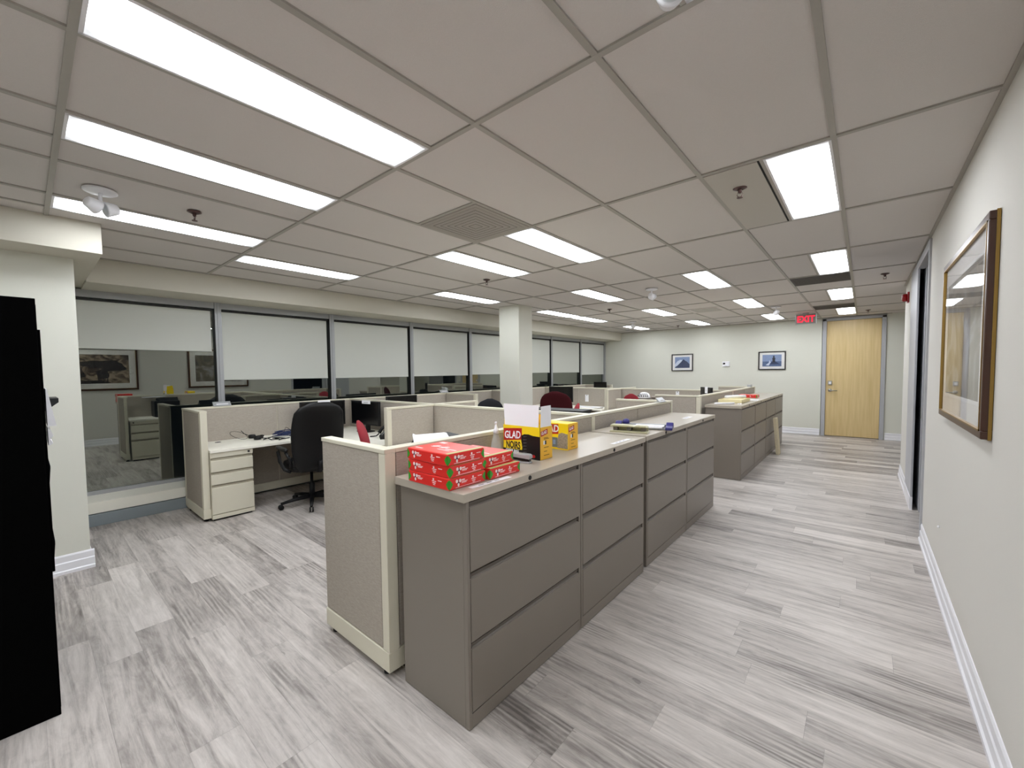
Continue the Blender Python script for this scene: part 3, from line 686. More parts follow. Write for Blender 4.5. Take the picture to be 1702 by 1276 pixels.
for nm, y0, y1, y2, q in dl:
    desk(f'cream L-shaped desk at the windows, {q} block, front cubicle', Lpoly(xo, xi, y0+.065, y1-.70, y1-.035, xe), [((xe-.05), y1-.37, 'y')], (xo, y1-.35))
    desk(f'cream L-shaped desk at the windows, {q} block, back cubicle', [(xo, y1+.035), (xe, y1+.035), (xe, y1+.70), (xi, y1+.70), (xi, y2-.065), (xo, y2-.065)], [((xe-.05), y1+.37, 'y')], (xo, y1+.35))
    desk(f'cream L-shaped desk beside the walkway panels, {q} block, front cubicle', [(mo, y0+.035), (mi, y0+.035), (mi, y1-.70), (me_, y1-.70), (me_, y1-.035), (mo, y1-.035)], [((me_+.05), y1-.37, 'y')], (mo, y1-.35))
    desk(f'cream L-shaped desk beside the walkway panels, {q} block, back cubicle', [(mo, y1+.035), (me_, y1+.035), (me_, y1+.70), (mi, y1+.70), (mi, y2-.035), (mo, y2-.035)], [((me_+.05), y1+.37, 'y')], (mo, y1+.35))
def pedestal(label, loc, rz):
    t = thing('desk_pedestal', label, 'drawer unit', loc, rz, 'cream three-drawer desk pedestals')
    w = .195; D = .56
    b = MB(); b.box(-D, -.02, -w, w, .02, .706); b.box(-.02, 0, -w, w, .02, .062); b.build('body', M['cream'], t, bevel=.002)
    bx('top_rail', (-.02, .0, -w, w, .655, .706), M['cream'], t, bevel=.002)
    bx('plinth', (-D+.03, -.03, -w+.02, w-.02, 0, .02), M['groove'], t)
    for z0, z1, zt in ((.068, .345, .372), (.375, .478, .505), (.508, .625, .652)):
        d = bx('drawer', (-.018, .003, -w+.002, w-.002, z0, z1), M['cream'], t, bevel=.003)
        MB().prism([(-.02, z1-.003), (-.002, z1), (-.010, z1+.004), (-.006, zt-.007), (-.02, zt-.006)], 'y', -w+.004, w-.004).build('finger_pull', M['slotc'], d)
    bx('lock', (.0, .004, w-.05, w-.03, .672, .692), M['aludark'], t)
    return t
p0 = pedestal('cream three-drawer pedestal at the near window-side desk', (-5.062, 1.40, 0), 0)
dup(p0, 'cream three-drawer pedestal inside the near walkway cubicle, seen in the window reflection', (-2.41, 1.385, 0), PI)

# ------------------------------------------------------------------ chairs
def star_base(t, r=.31, m=M['black']):
    for k in range(5):
        a = k*2*PI/5+.3
        c, s_ = math.cos(a), math.sin(a)
        lg = MB(); lg.tube([(0, 0, .1), (c*r*.55, s_*r*.55, .088), (c*r, s_*r, .066)], [.028, .022, .015], 8)
        o = lg.build('leg', m, t, smooth=True)
        cs = MB()
        px, py = c*r, s_*r
        for q in (-.014, .014):
            pr = [(.004, -.009), (.027, -.008), (.028, 0), (.027, .008), (.004, .009)]
            rings = []
            for rr, h in pr:
                rings.append([(px + -s_*(q+h*.9) + c*rr*math.cos(b), py + c*(q+h*.9) + s_*rr*math.cos(b), .0285 + rr*math.sin(b)) for b in [i*2*PI/14 for i in range(14)]])
            cs.loft(rings)
        cs.build('caster', m, o, smooth=True)
def gas(t, z=.42):
    MB().lathe([(.03, .07), (.03, .24), (.016, .25), (.016, z)], seg=16).build('gas_column', M['black'], t, smooth=True)
def exec_chair(label, loc, rz):
    t = thing('office_chair', label, 'office chair', loc, rz)
    star_base(t, .33); gas(t)
    MB().pad([(.02, .415, .2, .2), (.02, .43, .25, .25), (.02, .47, .27, .27), (.02, .51, .265, .262), (.02, .53, .22, .22)]).build('seat', M['leather'], t, smooth=True)
    secs = []
    for k in range(15):
        u = k/14; z = .44+u*.76
        x = -.27-.10*u+.05*math.sin(u*PI)
        w = .235+.045*math.sin(min(1, u*1.25)*PI*.75)
        d = .05
        if k < 2: w *= (.8, .94)[k]; d *= (.55, .9)[k]
        if u > .80: q = (u-.80)/.2; w *= math.sqrt(max(.03, 1-q*q*.86)); d *= math.sqrt(max(.05, 1-q*q*.75))
        secs.append((x, z, d, w))
    MB().pad(secs, 32, 2.6).build('backrest', M['leather'], t, smooth=True)
    MB().tube([(-.12, 0, .42), (-.3, 0, .44), (-.34, 0, .56)], .022, 8).build('back_bracket', M['black'], t, smooth=True)
    for s_ in (-1, 1):
        arm = MB()
        arm.tube([(-.16, s_*.26, .44), (-.12, s_*.31, .47), (.0, s_*.325, .54), (.09, s_*.32, .64), (.06, s_*.31, .685)], [.017, .019, .018, .018, .016], 8)
        arm.tube([(-.2, s_*.315, .67), (-.26, s_*.29, .60), (-.2, s_*.27, .5)], .016, 8)
        o = arm.build('armrest', M['black'], t, smooth=True)
        MB().pad([(-.05, .672, .15, .02), (-.05, .682, .175, .032), (-.05, .702, .17, .03), (-.05, .71, .15, .02)], 20, 3).build('arm_pad', M['leather'], o, smooth=True, loc=(0, s_*.315, 0))
    return t
def task_chair(label, loc, rz, fm, zt=1.0, bw=.22, zb=.56, arms=True):
    t = thing('task_chair', label, 'office chair', loc, rz)
    star_base(t, .3); gas(t)
    MB().pad([(.02, .43, .17, .17), (.02, .445, .215, .22), (.02, .47, .23, .235), (.02, .5, .225, .23), (.02, .515, .18, .19)], e=2.8).build('seat', fm, t, smooth=True)
    secs = []; n = 12
    for k in range(n+1):
        u = k/n; z = zb+u*(zt-zb)
        q = 2*u-1
        w = bw*math.sqrt(max(.02, 1-abs(q)**3.0*.97)); d = .034*math.sqrt(max(.06, 1-abs(q)**4*.9))
        secs.append((-.22-.07*u+.03*math.sin(u*PI), z, d, w))
    MB().pad(secs, 28, 2.3).build('backrest', fm, t, smooth=True)
    MB().tube([(-.08, 0, .43), (-.27, 0, .45), (-.31, 0, .56), (-.28, 0, zb+.12)], .018, 8).build('back_bracket', M['black'], t, smooth=True)
    if arms:
        for s_ in (-1, 1):
            a = MB(); a.tube([(-.02, s_*.2, .45), (-.02, s_*.27, .46), (-.02, s_*.285, .64)], .014, 8); a.pad([(0, .64, .10, .03), (0, .655, .12, .035), (0, .67, .10, .03)], 16, 3)
            # the pad ring is centred on y = 0, shift it
            o = a.bm
            for v in o.verts:
                if v.co.z >= .6399 and abs(v.co.y) < .04: v.co.y += s_*.285
            a.build('armrest', M['black'], t, smooth=True)
    return t
exec_chair('black leather executive chair at the near window-side desk', (-4.86, 2.13, 0), PI-.12)
task_chair('light red fabric chair seen edge-on, right of the black leather chair', (-3.49, 2.29, 0), .95, M['red'], 1.06, .19, .62)
task_chair('dark burgundy fabric chair right of the square column', (-3.82, 5.75, 0), 1.9, M['burg'], 1.19, .27, .62)
task_chair('light red fabric chair just above the white box flap', (-2.95, 4.34, 0), -2.5, M['red'], 1.105, .16, .62)
task_chair('charcoal fabric chair left of the square column', (-4.1, 4.33, 0), 2.4, M['darkfab'], 1.145, .2, .62)
task_chair('small red chair far off beside the white helmet', (-3.2, 7.2, 0), 1.9, M['red'], 1.10, .15, .62)

# ------------------------------------------------------------------ monitors, phones
def monitor(label, loc, rz, W=.56, z0=.1, H=.33, note=None, tilt=0):
    t = thing('monitor', label, 'monitor', loc, rz)
    # faces local +x
    MB().pad([(0, 0, .09, .13), (0, .008, .09, .13), (0, .014, .06, .08)], 24, 3).build('stand_base', M['black'], t)
    bx('stand_neck', (-.05, -.02, -.035, .035, .008, z0+.18), M['black'], t, bevel=.004)
    s = MB(); s.box(-.02, .015, -W/2, W/2, z0, z0+H); s.prism([(-.02, z0+.04), (-.05, z0+.09), (-.05, z0+H-.08), (-.02, z0+H-.03)], 'y', -W/2+.1, W/2-.1)
    s = s.build('screen_housing', M['black'], t, bevel=.003)
    bx('screen', (.015, .0165, -W/2+.016, W/2-.016, z0+.02, z0+H-.016), M['screen'], s)
    if note:
        o = bx('paper_note', (.017, .018, note[0], note[0]+note[2], z0+H-note[1], z0+H+.012), M['paper'], t)
        bx('writing', (.018, .0184, note[0]+.04, note[0]+note[2]-.05, z0+H-note[1]*.62, z0+H-note[1]*.42), M['print'], o)
    return t
DZ = .7385
monitor('black monitor with a paper note, behind the black chair', (-5.52, 2.60, DZ), -.12, .58, .07, .335, (-.07, .035, .16))
monitor('black monitor with a paper note, in the corner right of the black chair', (-5.02, 2.93, DZ), -PI/2+.05, .62, .09, .315, (-.05, .035, .19))
monitor('black monitor seen over the cross panel near the windows', (-5.5, 3.84, DZ), 0, .56, .09, .325)
monitor('black monitor behind the burgundy chair', (-5.03, 7.62, DZ), -PI/2+.2, .55, .10, .335)
monitor('black monitor with two notes at the far block, left of the far cabinets', (-2.09, 7.75, DZ), -PI/2-.85, .38, .12, .34, (-.02, .1, .1))
monitor('black monitor peeking over the far window corner panel', (-5.22, 9.75, DZ), -PI/2, .36, .16, .32)
def phone(label, loc, rz):
    t = thing('desk_phone', label, 'phone', loc, rz)
    MB().prism([(-.1, 0), (.1, 0), (.1, .02), (-.06, .165), (-.075, .17)], 'y', -.1, .1).build('phone_body', M['black'], t, bevel=.004)
    h = MB(); h.tube([(-.075, -.075, .19), (-.04, -.075, .195), (.07, -.075, .10), (.1, -.075, .055)], [.024, .016, .016, .024], 10)
    h.build('handset', M['black'], t, smooth=True)
    n = Vector((.11, 0, .19)).normalized()
    rot = (0, math.atan2(.145, .16), 0)
    bx('display', (-.03, .02, -.03, .08, 0, .003), M['print'], t, loc=(-.012, 0, .124), rot=rot)
    k = MB()
    for a in range(4):
        for b in range(3): k.box(.0+a*.02, .014+a*.02, b*.026, .018+b*.026, 0, .004)
    k.build('keypad', M['silver'], t, loc=(.022, -.02, .092), rot=rot)
    MB().tube([(.1, -.075, .05), (.13, -.09, .02), (.16, -.12, .012), (.2, -.14, .008)], .008, 6).build('handset_cord', M['black'], t, smooth=True)
    return t
ph = phone('black desk phone at the end of the near window-side desk', (-4.30, 2.80, DZ), -PI/2-.5)
ph['group'] = 'black desk phones'
dup(ph, 'black desk phone with white screen left of the burgundy chair', (-5.12, 7.22, DZ), -.7)

# ------------------------------------------------------------------ things on the near window desk
t = thing('headset', 'tangled black call headset lying on the near window-side desk', 'headset', (-5.53, 1.80, DZ))
h = MB(); h.tube([(-.09+.18*k/12, .08*math.sin(k*PI/12)-.02, .012+.02*math.sin(k*PI/12)) for k in range(13)], .010, 8); h.build('headband', M['black'], t, smooth=True)
for x in (-.09, .09): MB().lathe([(.005, 0), (.038, .004), (.042, .028), (.032, .045), (.005, .048)], (x, -.03, 0), 16).build('ear_cup', M['black'], t, smooth=True)
MB().tube([(-.09, -.03, .02), (-.13, -.1, .06), (-.14, -.13, .10)], .004, 6).build('microphone_boom', M['black'], t, smooth=True)
pts = [(.09+.02*k+.03*math.sin(k*1.7), -.02+.05*math.cos(k*2.1)+.012*k, .006+.012*(1+math.sin(k*1.3))) for k in range(16)]
MB().tube(pts, .006, 6).build('cord', M['black'], t, smooth=True)
pts = [(-.12+.07*math.cos(a), -.16+.09*math.sin(a), .006+.045*(1-math.cos(a-.6))) for a in [k*2*PI/20 for k in range(21)]]
MB().tube(pts, .0025, 6).build('cord_loop', M['black'], t, smooth=True)
t = thing('cable_bundle', 'coil of dark blue network cable on the near window-side desk', 'cable', (-5.50, 2.12, DZ))
pts = []
for k in range(90):
    a = k*.42; rr = .075+.02*math.sin(k*.7)
    pts.append((rr*1.1*math.cos(a), rr*1.7*math.sin(a), .008+.0006*k+.006*math.sin(k*1.1)))
MB().tube(pts, .006, 6).build('cable_coil', M['blue'], t, smooth=True)
pts = [(-.02+.03*math.sin(a*2), -.06+.14*k/14, .01+.09*math.sin(k*PI/14)) for k, a in [(k, k*.3) for k in range(15)]]
MB().tube(pts, .003, 6).build('cable_loop', M['black'], t, smooth=True)
MB().lathe([(.03, 0), (.03, .002), (.02, .003)], (0, 0, 0), 20).build('grommet', M['ink'], None, loc=(-5.62, 1.42, .738)); tag(bpy.data.objects['grommet'], 'round dark cable grommet in the near window-side desk', 'grommet')
pk = MB(); pk.box(-.09, .09, -.06, .06, 0, .004); pk.box(-.08, .06, -.05, .055, .004, .012); pk.build('paper_stack', M['paper'], None, loc=(-5.22, 2.24, DZ)); tag(bpy.data.objects['paper_stack'], 'white papers under the blue cable on the desk', 'paper')

# name sign holders on the panel tops
def holder(label, loc, rz):
    t = thing('sign_holder', label, 'sign holder', loc, rz, 'silver name sign holders on panel tops')
    MB().box(-.09, .09, -.038, .038, 0, .006).build('clip', M['silver'], t, bevel=.001)
    MB().prism([(-.03, .004), (.0, .004), (.022, .05), (.014, .05)], 'x', -.09, .09).build('sign_face', M['silver'], t, bevel=.001)
    bx('name_strip', (-.06, .06, -.0245, -.0235, .016, .03), M['paper'], t)
    return t
hp = holder('silver name sign holder on the panel by the near window desk', (XWN, 1.52, PH+.0005), PI/2)
dup(hp, 'silver name sign holder on the window panel left of the column', (XWN, 4.95, PH+.0005), PI/2)
dup(hp, 'silver name sign holder near the end of the walkway panel', (XM, 4.75, PH+.0005), PI/2)

# ------------------------------------------------------------------ things on the first worktop
def ream(label, loc, rz, first=[]):
    if first: return dup(first[0], label, loc, rz)
    t = thing('paper_ream', label, 'paper ream', loc, rz, 'red wrapped reams of copier paper')
    W, D, H = .14, .108, .05
    bx('wrapper', (-W, W, -D, D, 0, H), M['redbox'], t, bevel=.004)
    bx('top_sheet', (-W+.004, W-.004, -D+.004, D-.004, H-.0005, H+.0006), M['redtop'], t)
    bx('green_band', (W-.022, W-.002, -D+.006, D-.006, H+.0004, H+.0009), M['lime'], t)
    # white emblem on the top
    e = MB()
    for k in range(3):
        a = PI/2+k*2*PI/3; cx, cy = -.03+.034*math.cos(a), .01+.03*math.sin(a)
        e.prism([(cx+.026*math.cos(q*PI/8+a)*(.6 if q % 2 else 1), cy+.018*math.sin(q*PI/8)) for q in range(16)], 'z', H+.0004, H+.0009)
    e.box(.03, .1, -.03, -.02, H+.0004, H+.0009); e.box(-.12, -.07, -.08, -.07, H+.0004, H+.0009); e.box(.0, .08, -.05, -.043, H+.0004, H+.0009); e.box(-.12, -.08, .06, .085, H+.0004, H+.0009)
    e.build('top_emblem', M['wprint'], t)
    # side faces: -Y and +X
    def side(face):
        def put(mb, s0, s1, z0, z1):
            if face == 'y': mb.box(s0, s1, -D-.0008, -D+.001, z0, z1)
            else: mb.box(W-.001, W+.0008, s0, s1, z0, z1)
        def pr(mb, pts):
            if face == 'y': mb.prism(pts, 'y', -D-.0008, -D+.001)
            else: mb.prism(pts, 'x', W-.001, W+.0008)
        L = -W if face == 'y' else -D; Rr = W if face == 'y' else D
        g = MB(); g_ = .02
        pr(g, [(L+.001, .004), (L+g_*.55, .012), (L+g_, .025), (L+g_*.55, .038), (L+.001, .046)])
        g.build('corner_diamond', M['green'], t); g = MB()
        pr(g, [(Rr-.001, .004), (Rr-g_*.55, .012), (Rr-g_, .025), (Rr-g_*.55, .038), (Rr-.001, .046)])
        g.build('corner_diamond', M['green'], t)
        w_ = MB(); cx = L+.052
        for a in (0.5, 2.6, 4.71):
            ux, uz = .011*math.cos(a), .011*math.sin(a)
            pr(w_, [(cx+ux+.0065*math.cos(q*PI/6)*(1 if a < 4 else .8), .028+uz+.0075*math.sin(q*PI/6)) for q in range(12)])
        put(w_, cx+.018, cx+.036, .032, .037); put(w_, cx+.018, cx+.052, .026, .0285); put(w_, cx+.018, cx+.046, .021, .0235)
        cx2 = L+(Rr-L)*.62
        put(w_, cx2, cx2+.008, .031, .040); put(w_, cx2-.006, cx2+.022, .026, .029); put(w_, cx2-.002, cx2+.018, .018, .0215); put(w_, cx2+.002, cx2+.016, .0115, .014)
        put(w_, cx2+.034, min(cx2+.058, Rr-.012), .032, .035)
        if face == 'x': put(w_, L+.035, Rr-.03, .0065, .0082)
        w_.build('white_lettering', M['wprint'], t)
        n_ = MB(); pr(n_, [(cx-.002, .036), (cx+.002, .036), (cx+.0015, .029), (cx+.008, .024), (cx+.006, .0215), (cx, .026), (cx-.006, .0215), (cx-.008, .024), (cx-.0015, .029)])
        n_.build('emblem_core', M['navy'], t)
    side('y'); side('x')
    first.append(t); return t
ream('red paper ream at the bottom of the front stack of three', (-1.440, 1.238, TOP), 0)
ream('red paper ream in the middle of the front stack of three', (-1.441, 1.240, TOP+.0515), .015)
ream('red paper ream on top of the front stack of three', (-1.443, 1.236, TOP+.103), -.01)
ream('lower red paper ream of the stack of two behind the front stack', (-1.430, 1.475, TOP), .0)
ream('upper red paper ream of the stack of two behind the front stack', (-1.462, 1.462, TOP+.0515), .02)
ream('lone red paper ream on the far worktop beyond the pale box', (-1.52, 8.22, TOP), 0)

def card_box(name, label, loc, W, D, H, flaps, kind):
    t = thing(name, label, 'box', loc)
    c = .002
    if flaps:
        b = MB(); b.box(0, W, 0, c, 0, H); b.box(0, W, D-c, D, 0, H); b.box(0, c, 0, D, 0, H); b.box(W-c, W, 0, D, 0, H); b.box(0, W, 0, D, 0, c)
        b.build('box_body', M['yellow'], t)
        bx('black_bag_roll', (.01, W-.01, .01, D-.01, .004, H*.7), M['leather'], t, bevel=.02)
        MB().prism([(.012, H), (W-.012, H), (W-.008, H+.122), (.004, H+.124)], 'y', .001, .003).build('lid_flap', M['paper'], t)
        MB().prism([(.008, H-.002), (D-.008, H-.002), (D-.012, H+.118), (.014, H+.116)], 'x', W-.003, W-.001).build('lid_flap', M['paper'], t)
        MB().prism([(.008, H-.002), (D-.008, H-.002), (D-.012, H+.108), (.014, H+.1)], 'x', .001, .003).build('lid_flap', M['yellow'], t)
        MB().prism([(.012, H), (W-.012, H), (W-.008, H+.06), (.004, H+.062)], 'y', D-.003, D-.001).build('lid_flap', M['amber'], t)
    else:
        bx('box_body', (0, W, 0, D, 0, H), M['yellow'], t, bevel=.002)
    bx('end_print', (W-.0005, W+.0007, .002, D-.002, .001, H-.001), M['amber'], t)
    f = -.0008
    e = MB()
    if kind == 1:
        MB().prism([(.004, H-.094), (.142, H-.078), (.142, H-.012), (.004, H-.022)], 'y', f, .0).build('brand_plate', M['gladred'], t)
        bx('amber_stripe', (.004, .135, f, 0, H-.106, H-.102), M['amber'], t)
        text('glad_lettering', 'GLAD', .060, (.011, f-.0004, H-.079), (PI/2, -.06, 0), M['paper'], t, .0003, .77, bold=.0014, shear=.1)
        text('noirs_lettering', 'NOIRS', .058, (.022, f-.0004, .049), FY, M['ink'], t, .0003, .64, bold=.0015)
        bx('caption_band', (.0, W, f, 0, .0, .045), M['bagblack'], t)
        text('caption_lettering', 'CLEAR BAG', .019, (.02, f-.0012, .029), FY, M['paper'], t, .0002, 1.0, bold=.0006)
        MB().prism([(.135, .0), (W, .0), (W, H-.052), (.22, H-.05), (.19, H-.044), (.16, H-.045), (.138, H-.055), (.137, .1), (.145, .06)], 'y', f-.0004, 0).build('bag_picture', M['bagblack'], t)
        g = MB()
        for k in range(6): g.prism([(.15+.004*(k % 2), .03+.018*k), (.175, .034+.018*k), (.178, .037+.018*k), (.152, .036+.018*k)], 'y', f-.0008, 0)
        g.build('bag_highlight', mat('bag_sheen_print', (78, 74, 76), .4), t)
        MB().prism([(.225+.013*math.cos(k*PI/6), .018+.009*math.sin(k*PI/6)) for k in range(12)], 'y', f-.0009, 0).build('small_badge', M['gladred'], t)
    else:
        MB().prism([(.06, H-.078), (.207, H-.068), (.207, H-.006), (.06, H-.012)], 'y', f, .0).build('brand_plate', M['gladred'], t)
        text('glad_lettering', 'GLAD', .062, (.070, f-.0004, H-.062), (PI/2, -.05, 0), M['paper'], t, .0003, .86, bold=.0012, shear=.1)
        bx('slate_panel', (.06, .2, f, 0, .012, .075), M['greyprint'], t)
        bx('blue_panel', (.165, .185, f-.0004, 0, .03, .06), M['sky'], t)
        MB().prism([(.2, .008), (W-.002, .008), (W-.002, .1), (.235, .108), (.21, .1), (.2, .06)], 'y', f-.0005, 0).build('bag_picture', M['litter'], t)
    # end face print
    MB().prism([(.008, H-.052), (.072, H-.04), (.07, H-.012), (.006, H-.024)], 'x', W+.0004, W+.0012).build('end_plate', M['gladred'], t)
    text('end_lettering', 'GLAD', .024, (W+.0014, .012, H-.043), (PI/2, -.15, PI/2), M['paper'], t, .0002, .82, bold=.0006, shear=.1)
    g = MB()
    g.box(W+.0004, W+.0012, .045, .058, H*.46, H*.46+.022)
    for k in range(5): g.box(W+.0004, W+.0012, .035, .035+(.05, .04, .046, .03, .052)[k], H*.62-.0*k+.006*(k % 2) if k < 2 else H*.36-.022*(k-2), (H*.62+.006*(k % 2) if k < 2 else H*.36-.022*(k-2))+.003)
    g.build('end_captions', M['ink'], t)
    bx('end_window', (W+.0003, W+.0010, .03, .045, H*.46, H*.46+.022), M['paper'], t)
    return t
card_box('bag_box', 'open yellow and black garbage bag box with white lid flaps up', (-1.625, 1.842, TOP), .270, .118, .183, True, 1)
card_box('bag_box', 'smaller closed yellow bag box behind the open one', (-1.668, 2.182, TOP), .278, .118, .166, False, 2)
t = thing('stapler', 'grey stapler lying in front of the open yellow box', 'stapler', (-1.425, 1.745, TOP), .18)
bx('stapler_base', (-.065, .07, -.018, .018, 0, .008), M['silver'], t, bevel=.003)
MB().prism([(-.065, .018), (.065, .011), (.065, .022), (-.065, .032)], 'y', -.013, .013).build('magazine', M['black'], t)
MB().prism([(-.07, .031), (.068, .022), (.074, .027), (.074, .042), (.064, .049), (-.07, .051)], 'y', -.018, .018).build('stapler_arm', M['silver'], t, bevel=.005)
bx('hinge', (-.068, -.05, -.0185, .0185, .006, .04), M['black'], t, bevel=.003)
t = thing('squeeze_bottle', 'clear plastic squeeze bottle with white nozzle by the open yellow box', 'bottle', (-1.668, 1.825, TOP))
MB().lathe([(.03, 0), (.036, .006), (.036, .03), (.027, .085), (.016, .12), (.014, .13)], seg=20).build('bottle_body', M['softclear'], t, smooth=True)
MB().lathe([(.017, .126), (.017, .15), (.01, .156), (.006, .18), (.004, .185)], seg=16).build('nozzle', M['paper'], t, smooth=True)
MB().lathe([(.007, .18), (.008, .19), (.006, .197)], seg=12).build('nozzle_cap', M['paper'], t, smooth=True)
def strip(label, loc, L, W, rz):
    t = thing('label_strip', label, 'label', loc, rz)
    bx('paper_strip', (-W/2, W/2, -L/2, L/2, 0, .0008), M['paper'], t)
    g = MB()
    for k in range(3): g.box(-W*.18, W*.12, -L*.3+k*L*.2, -L*.3+k*L*.2+L*.12, .0008, .0011)
    g.build('faint_print', M['print'], t); return t
strip('white label strip on the worktop beside the red reams', (-1.265, 1.345, TOP), .25, .028, -.03)
strip('white label strip at the far end of the first worktop', (-1.28, 2.69, TOP), .26, .03, 0)
strip('short white label on the second worktop near its far end', (-1.38, 4.44, TOP), .22, .045, 0)

# hole punch and paper trimmer on the second worktop
t = thing('paper_trimmer', 'silver paper trimmer with navy ends and white papers on it', 'paper trimmer', (-1.43, 3.44, TOP), .27)
bx('trimmer_bed', (-.2, .2, -.075, .075, 0, .014), M['silver'], t, bevel=.002)
bx('cutting_rail', (-.2, .2, .02, .05, .016, .034), M['silver'], t, bevel=.003)
for s_ in (-1, 1):
    MB().prism([(-.1, 0), (.1, 0), (.1, .02), (.06, .048), (.03, .052), (-.02, .03), (-.1, .022)], 'x', s_*.21-.028, s_*.21+.028).build('end_cap', M['navyp'], t, bevel=.006)
MB().pad([(-.15, .03, .03, .03), (-.15, .062, .026, .026), (-.15, .07, .01, .01)], 16, 3).build('cutter_head', M['navyp'], t, smooth=True, loc=(0, .035, 0))
pp = MB(); pp.box(-.12, .16, -.1, .0, .0145, .024); pp.box(-.06, .17, -.08, .015, .024, .03); pp.build('loose_paper', M['paper'], t)
t = thing('hole_punch', 'khaki metal three-hole punch in front of the paper trimmer', 'hole punch', (-1.425, 3.15, TOP), .2)
MB().prism([(-.15, 0), (.15, 0), (.142, .012), (-.142, .012)], 'y', -.055, .045).build('punch_base', M['khaki'], t, bevel=.002)
MB().prism([(-.15, .043), (.145, .043), (.13, .056), (.06, .056), (.04, .051), (.0, .058), (-.14, .058)], 'y', -.04, .035).build('punch_lever', M['khaki'], t, bevel=.003)
for x in (-.11, 0, .11): bx('punch_post', (x-.018, x+.018, -.015, .03, .012, .044), M['slot'], t, bevel=.003)
bx('punch_back', (-.14, .14, .03, .04, .012, .045), M['khaki'], t)

# far worktop
t = thing('file_box', 'pale yellow open file box on the far worktop', 'box', (-1.49, 7.0, TOP))
b = MB(); b.box(-.16, .16, -.28, .28, 0, .004); b.box(-.16, -.156, -.28, .28, 0, .05); b.box(.156, .16, -.28, .28, 0, .05); b.box(-.16, .16, -.28, -.276, 0, .05); b.box(-.16, .16, .276, .28, 0, .05); b.build('box_tray', M['palebox'], t)
bx('file_stack', (-.15, .15, -.27, .27, .004, .04), M['palebox'], t)
MB().tube([(-.1, -.08, .06), (.0, .12, .062), (.1, .24, .06)], .024, 12).build('rolled_paper', M['paper'], None, smooth=True, loc=(-1.49, 7.0, TOP+.013)); tag(bpy.data.objects['rolled_paper'], 'white paper roll lying on the pale yellow file box', 'paper roll')
MB().tube([(-.11, -.1, .014), (.09, .1, .014)], .014, 12).build('paper_tube', M['paper'], None, smooth=True, loc=(-1.48, 6.42, TOP)); tag(bpy.data.objects['paper_tube'], 'white rolled sheet at the front of the far worktop', 'paper roll')
strip('small white slip on the far worktop beside the rolled sheet', (-1.34, 6.62, TOP), .16, .05, .2)
bx('folded_sheet', (-.07, .07, -.1, .1, 0, .006), M['paper'], None, loc=(-1.33, 7.52, TOP)); tag(bpy.data.objects['folded_sheet'], 'folded white sheet between the pale box and the red ream', 'paper')
o = MB().box(-.015, .015, -.16, .16, 0, .64).build('leaning_board', mat('chipboard', (214, 202, 172), .7, var=.12, vscale=30), None, loc=(-1.122, 8.62, .004), rot=(0, -.085, 0)); o.scale = (1.5, .6, 1); tag(o, 'pale chipboard leaning on the third far cabinet', 'board')
bx('tissue_box', (-.035, .035, -.06, .06, 0, .05), M['silver'], None, loc=(XM, 9.65, PH+.0005)); tag(bpy.data.objects['tissue_box'], 'tiny grey box on top of the far end of the walkway panel', 'box')

# ------------------------------------------------------------------ inside the cubicles, seen over the panels
t = thing('office_printer', 'dark office machine behind the white binder, over the near walkway panel', 'printer', (-2.10, 1.74, DZ), 0)
bx('printer_body', (-.17, .17, -.19, .19, 0, .30), M['black'], t, bevel=.02)
MB().prism([(-.15, .30), (.15, .30), (.13, .345), (-.1, .36)], 'y', -.12, .17).build('printer_lid', M['black'], t, bevel=.01)
o = MB().prism([(-.10, 0), (.10, .0), (.105, .004), (.09, .008), (-.09, .010), (-.108, .02), (-.112, .008)], 'x', -.15, .15).build('white_binder', M['paper'], None, bevel=.002, loc=(-1.99, 1.60, 1.104), rot=(.05, .04, -.6)); tag(o, 'white binder lying tilted over the near walkway panel', 'binder')
t = thing('desk_shelf', 'black desktop shelf seen over the cross panel behind the yellow boxes', 'shelf', (-2.62, 3.86, DZ), .12)
bx('shelf_board', (-.38, .38, -.13, .13, .325, .35), M['black'], t, bevel=.004)
for x in (-.36, .36): bx('shelf_leg', (x-.012, x+.012, -.12, .12, 0, .325), M['black'], t)
o = MB().box(-.1, .1, -.075, .075, 0, .004).build('paper_sheet', M['paper'], None, loc=(-2.17, 3.35, DZ+.36), rot=(.1, -.32, .3))
bpy.data.objects.remove(o)
def wall_sheet(label, loc, w, h):
    t = thing('panel_notice', label, 'notice', loc)
    bx('paper_sheet', (-w/2, w/2, -.0035, 0, 0, h), M['paper'], t)
    bx('clip', (-.012, .012, -.005, -.003, h-.02, h-.004), M['print'], t)
wall_sheet('white notice pinned on the far cross panel right of the burgundy chair', (-4.645, 8.10-.0285, .83), .085, .155)
wall_sheet('white notice on the far cross panel behind the walkway run', (-2.69, 8.10-.0285, 1.03), .06, .07)
ps = MB(); ps.box(-.18, .18, -.12, .12, 0, .008); ps.box(.05, .3, -.1, .1, .008, .02); ps.box(-.28, -.1, -.1, .08, 0, .02)
ps.build('paper_spread', M['paper'], None, loc=(-4.4, 7.72, DZ)); tag(bpy.data.objects['paper_spread'], 'white papers spread on the desk right of the burgundy chair', 'paper')
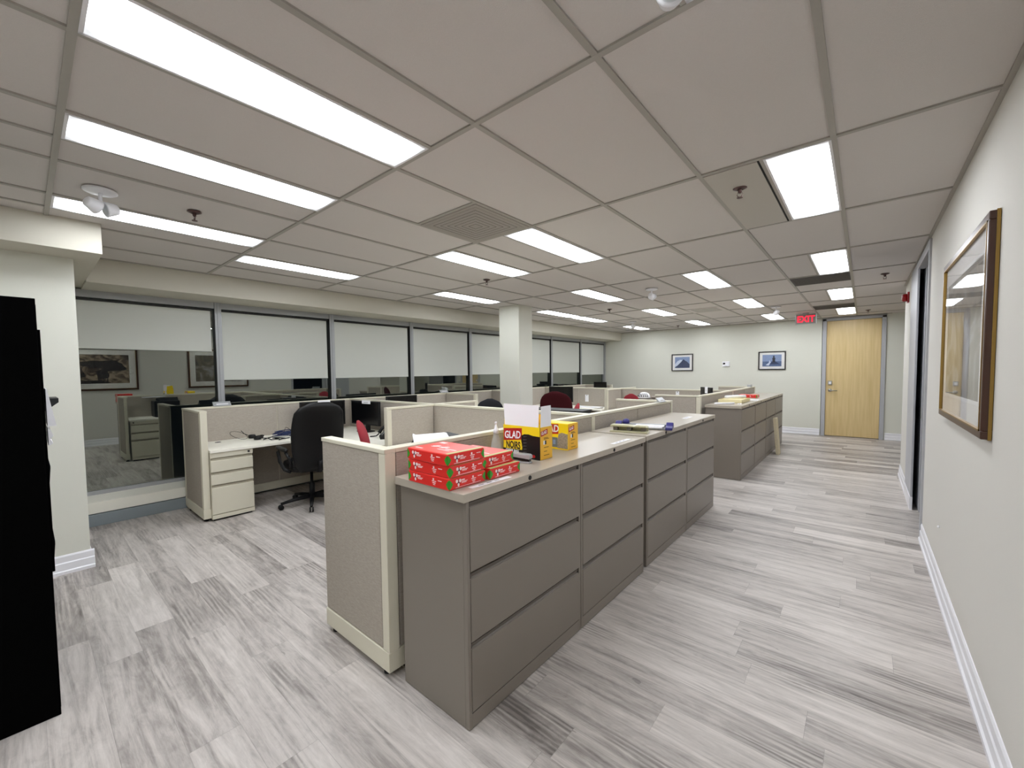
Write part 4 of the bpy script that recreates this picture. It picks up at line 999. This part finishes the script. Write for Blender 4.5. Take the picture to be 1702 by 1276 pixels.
# helmet on a shelf
t = thing('storage_riser', 'grey desktop riser under the white helmet, far block', 'riser', (-3.1, 7.78, DZ))
bx('riser_top', (-.3, .3, -.14, .14, .225, .24), M['slot'], t)
for x in (-.29, .29): bx('riser_leg', (x-.01, x+.01, -.14, .14, 0, .225), M['slot'], t)
t = thing('cycle_helmet', 'white vented helmet with black stripes, far block', 'helmet', (-3.2, 7.72, DZ+.24))
MB().lathe([(.11, 0), (.115, .02), (.105, .06), (.08, .09), (.04, .108), (.005, .112)], seg=24).build('helmet_shell', M['paper'], t, smooth=True)
g = MB()
for k in range(-3, 4):
    a = k*.33
    g.tube([(.113*math.sin(a)*math.cos(q)*1.015, -.113*math.cos(a)*math.cos(q)*1.015, .012+.1*math.sin(q)) for q in (.15, .35, .6, .85)], .009, 6)
g.build('vent_slots', M['ink'], t, smooth=True)
MB().pad([(0, 0, .07, .05), (0, .03, .075, .055), (0, .04, .05, .04)], 16, 3).build('tan_pouch', M['litter'], None, smooth=True, loc=(-2.98, 7.72, DZ+.24)); tag(bpy.data.objects['tan_pouch'], 'small tan pouch right of the white helmet', 'pouch')
for nm, lab, x, y, dx, dy, dz in (('desk_tray', 'black tray on the panel top by the far windows', -5.8, 9.25, .035, .22, .02), ('dark_block', 'dark object standing on the panel top near the far window', -5.8, 8.75, .03, .14, .045)):
    bx(nm, (-dx, dx, -dy, dy, 0, dz), M['black'], None, loc=(x, y, PH+.0005), bevel=.004); tag(bpy.data.objects[nm], lab, 'tray' if 'tray' in nm else 'box')  # a tray and a plain dark block of no known kind
# sill box near far corner
# ------------------------------------------------------------------ black cabinet at the left edge
t = thing('tall_cabinet', 'tall black cabinet at the left edge of the photo', 'cabinet', (-2.70, -.55, 0))
b = MB(); b.box(-.9, 0, 0, .597, .0, 1.845); b.build('carcass', M['cabblack'], t, bevel=.002)
bx('door_panel', (-.89, -.01, .597, .598, .03, 1.82), M['cabblack'], t)
t = thing('file_rack', 'black wall file rack on the front of the tall cabinet', 'rack', (-3.0, .0485, .62))
bx('rack_back', (-.25, .20, 0, .0095, 0, 1.1), M['cabblack'], t)
for z in (.0, .36, .72): MB().prism([(.009, z), (.017, z+.1), (.017, z+.112), (.009, z+.03)], 'x', -.2, .1).build('pocket', M['black'], t)
o = MB().prism([(0, 0), (.028, .0), (.004, .17), (.0, .17)], 'x', -.1, .1).build('paper_stack_upright', M['paper'], None, loc=(-2.92, .0630, 1.285)); tag(o, 'white leaflets leaning out of the black file rack', 'paper')
o = MB().prism([(0, 0), (.014, .01), (.006, .03), (.016, .045), (.008, .075), (.0, .08)], 'x', -.1, .1).build('paper_bundle', M['paper'], None, loc=(-2.92, .0630, 1.195)); tag(o, 'crumpled white papers under the leaflets in the black rack', 'paper')
o = MB().prism([(0, .0), (.05, .045), (.05, .065), (.0, .065)], 'x', -.12, .12).build('side_bracket', M['black'], t, loc=(-.12, .0095, .72))
# scrap of paper at the far door
MB().prism([(-.03, -.02), (.03, -.015), (.02, .02), (-.025, .018)], 'z', 0, .002).build('paper_scrap', M['paper'], None, loc=(-.55, 11.2, 0.0005)); tag(bpy.data.objects['paper_scrap'], 'tiny white scrap on the floor by the maple door', 'scrap')
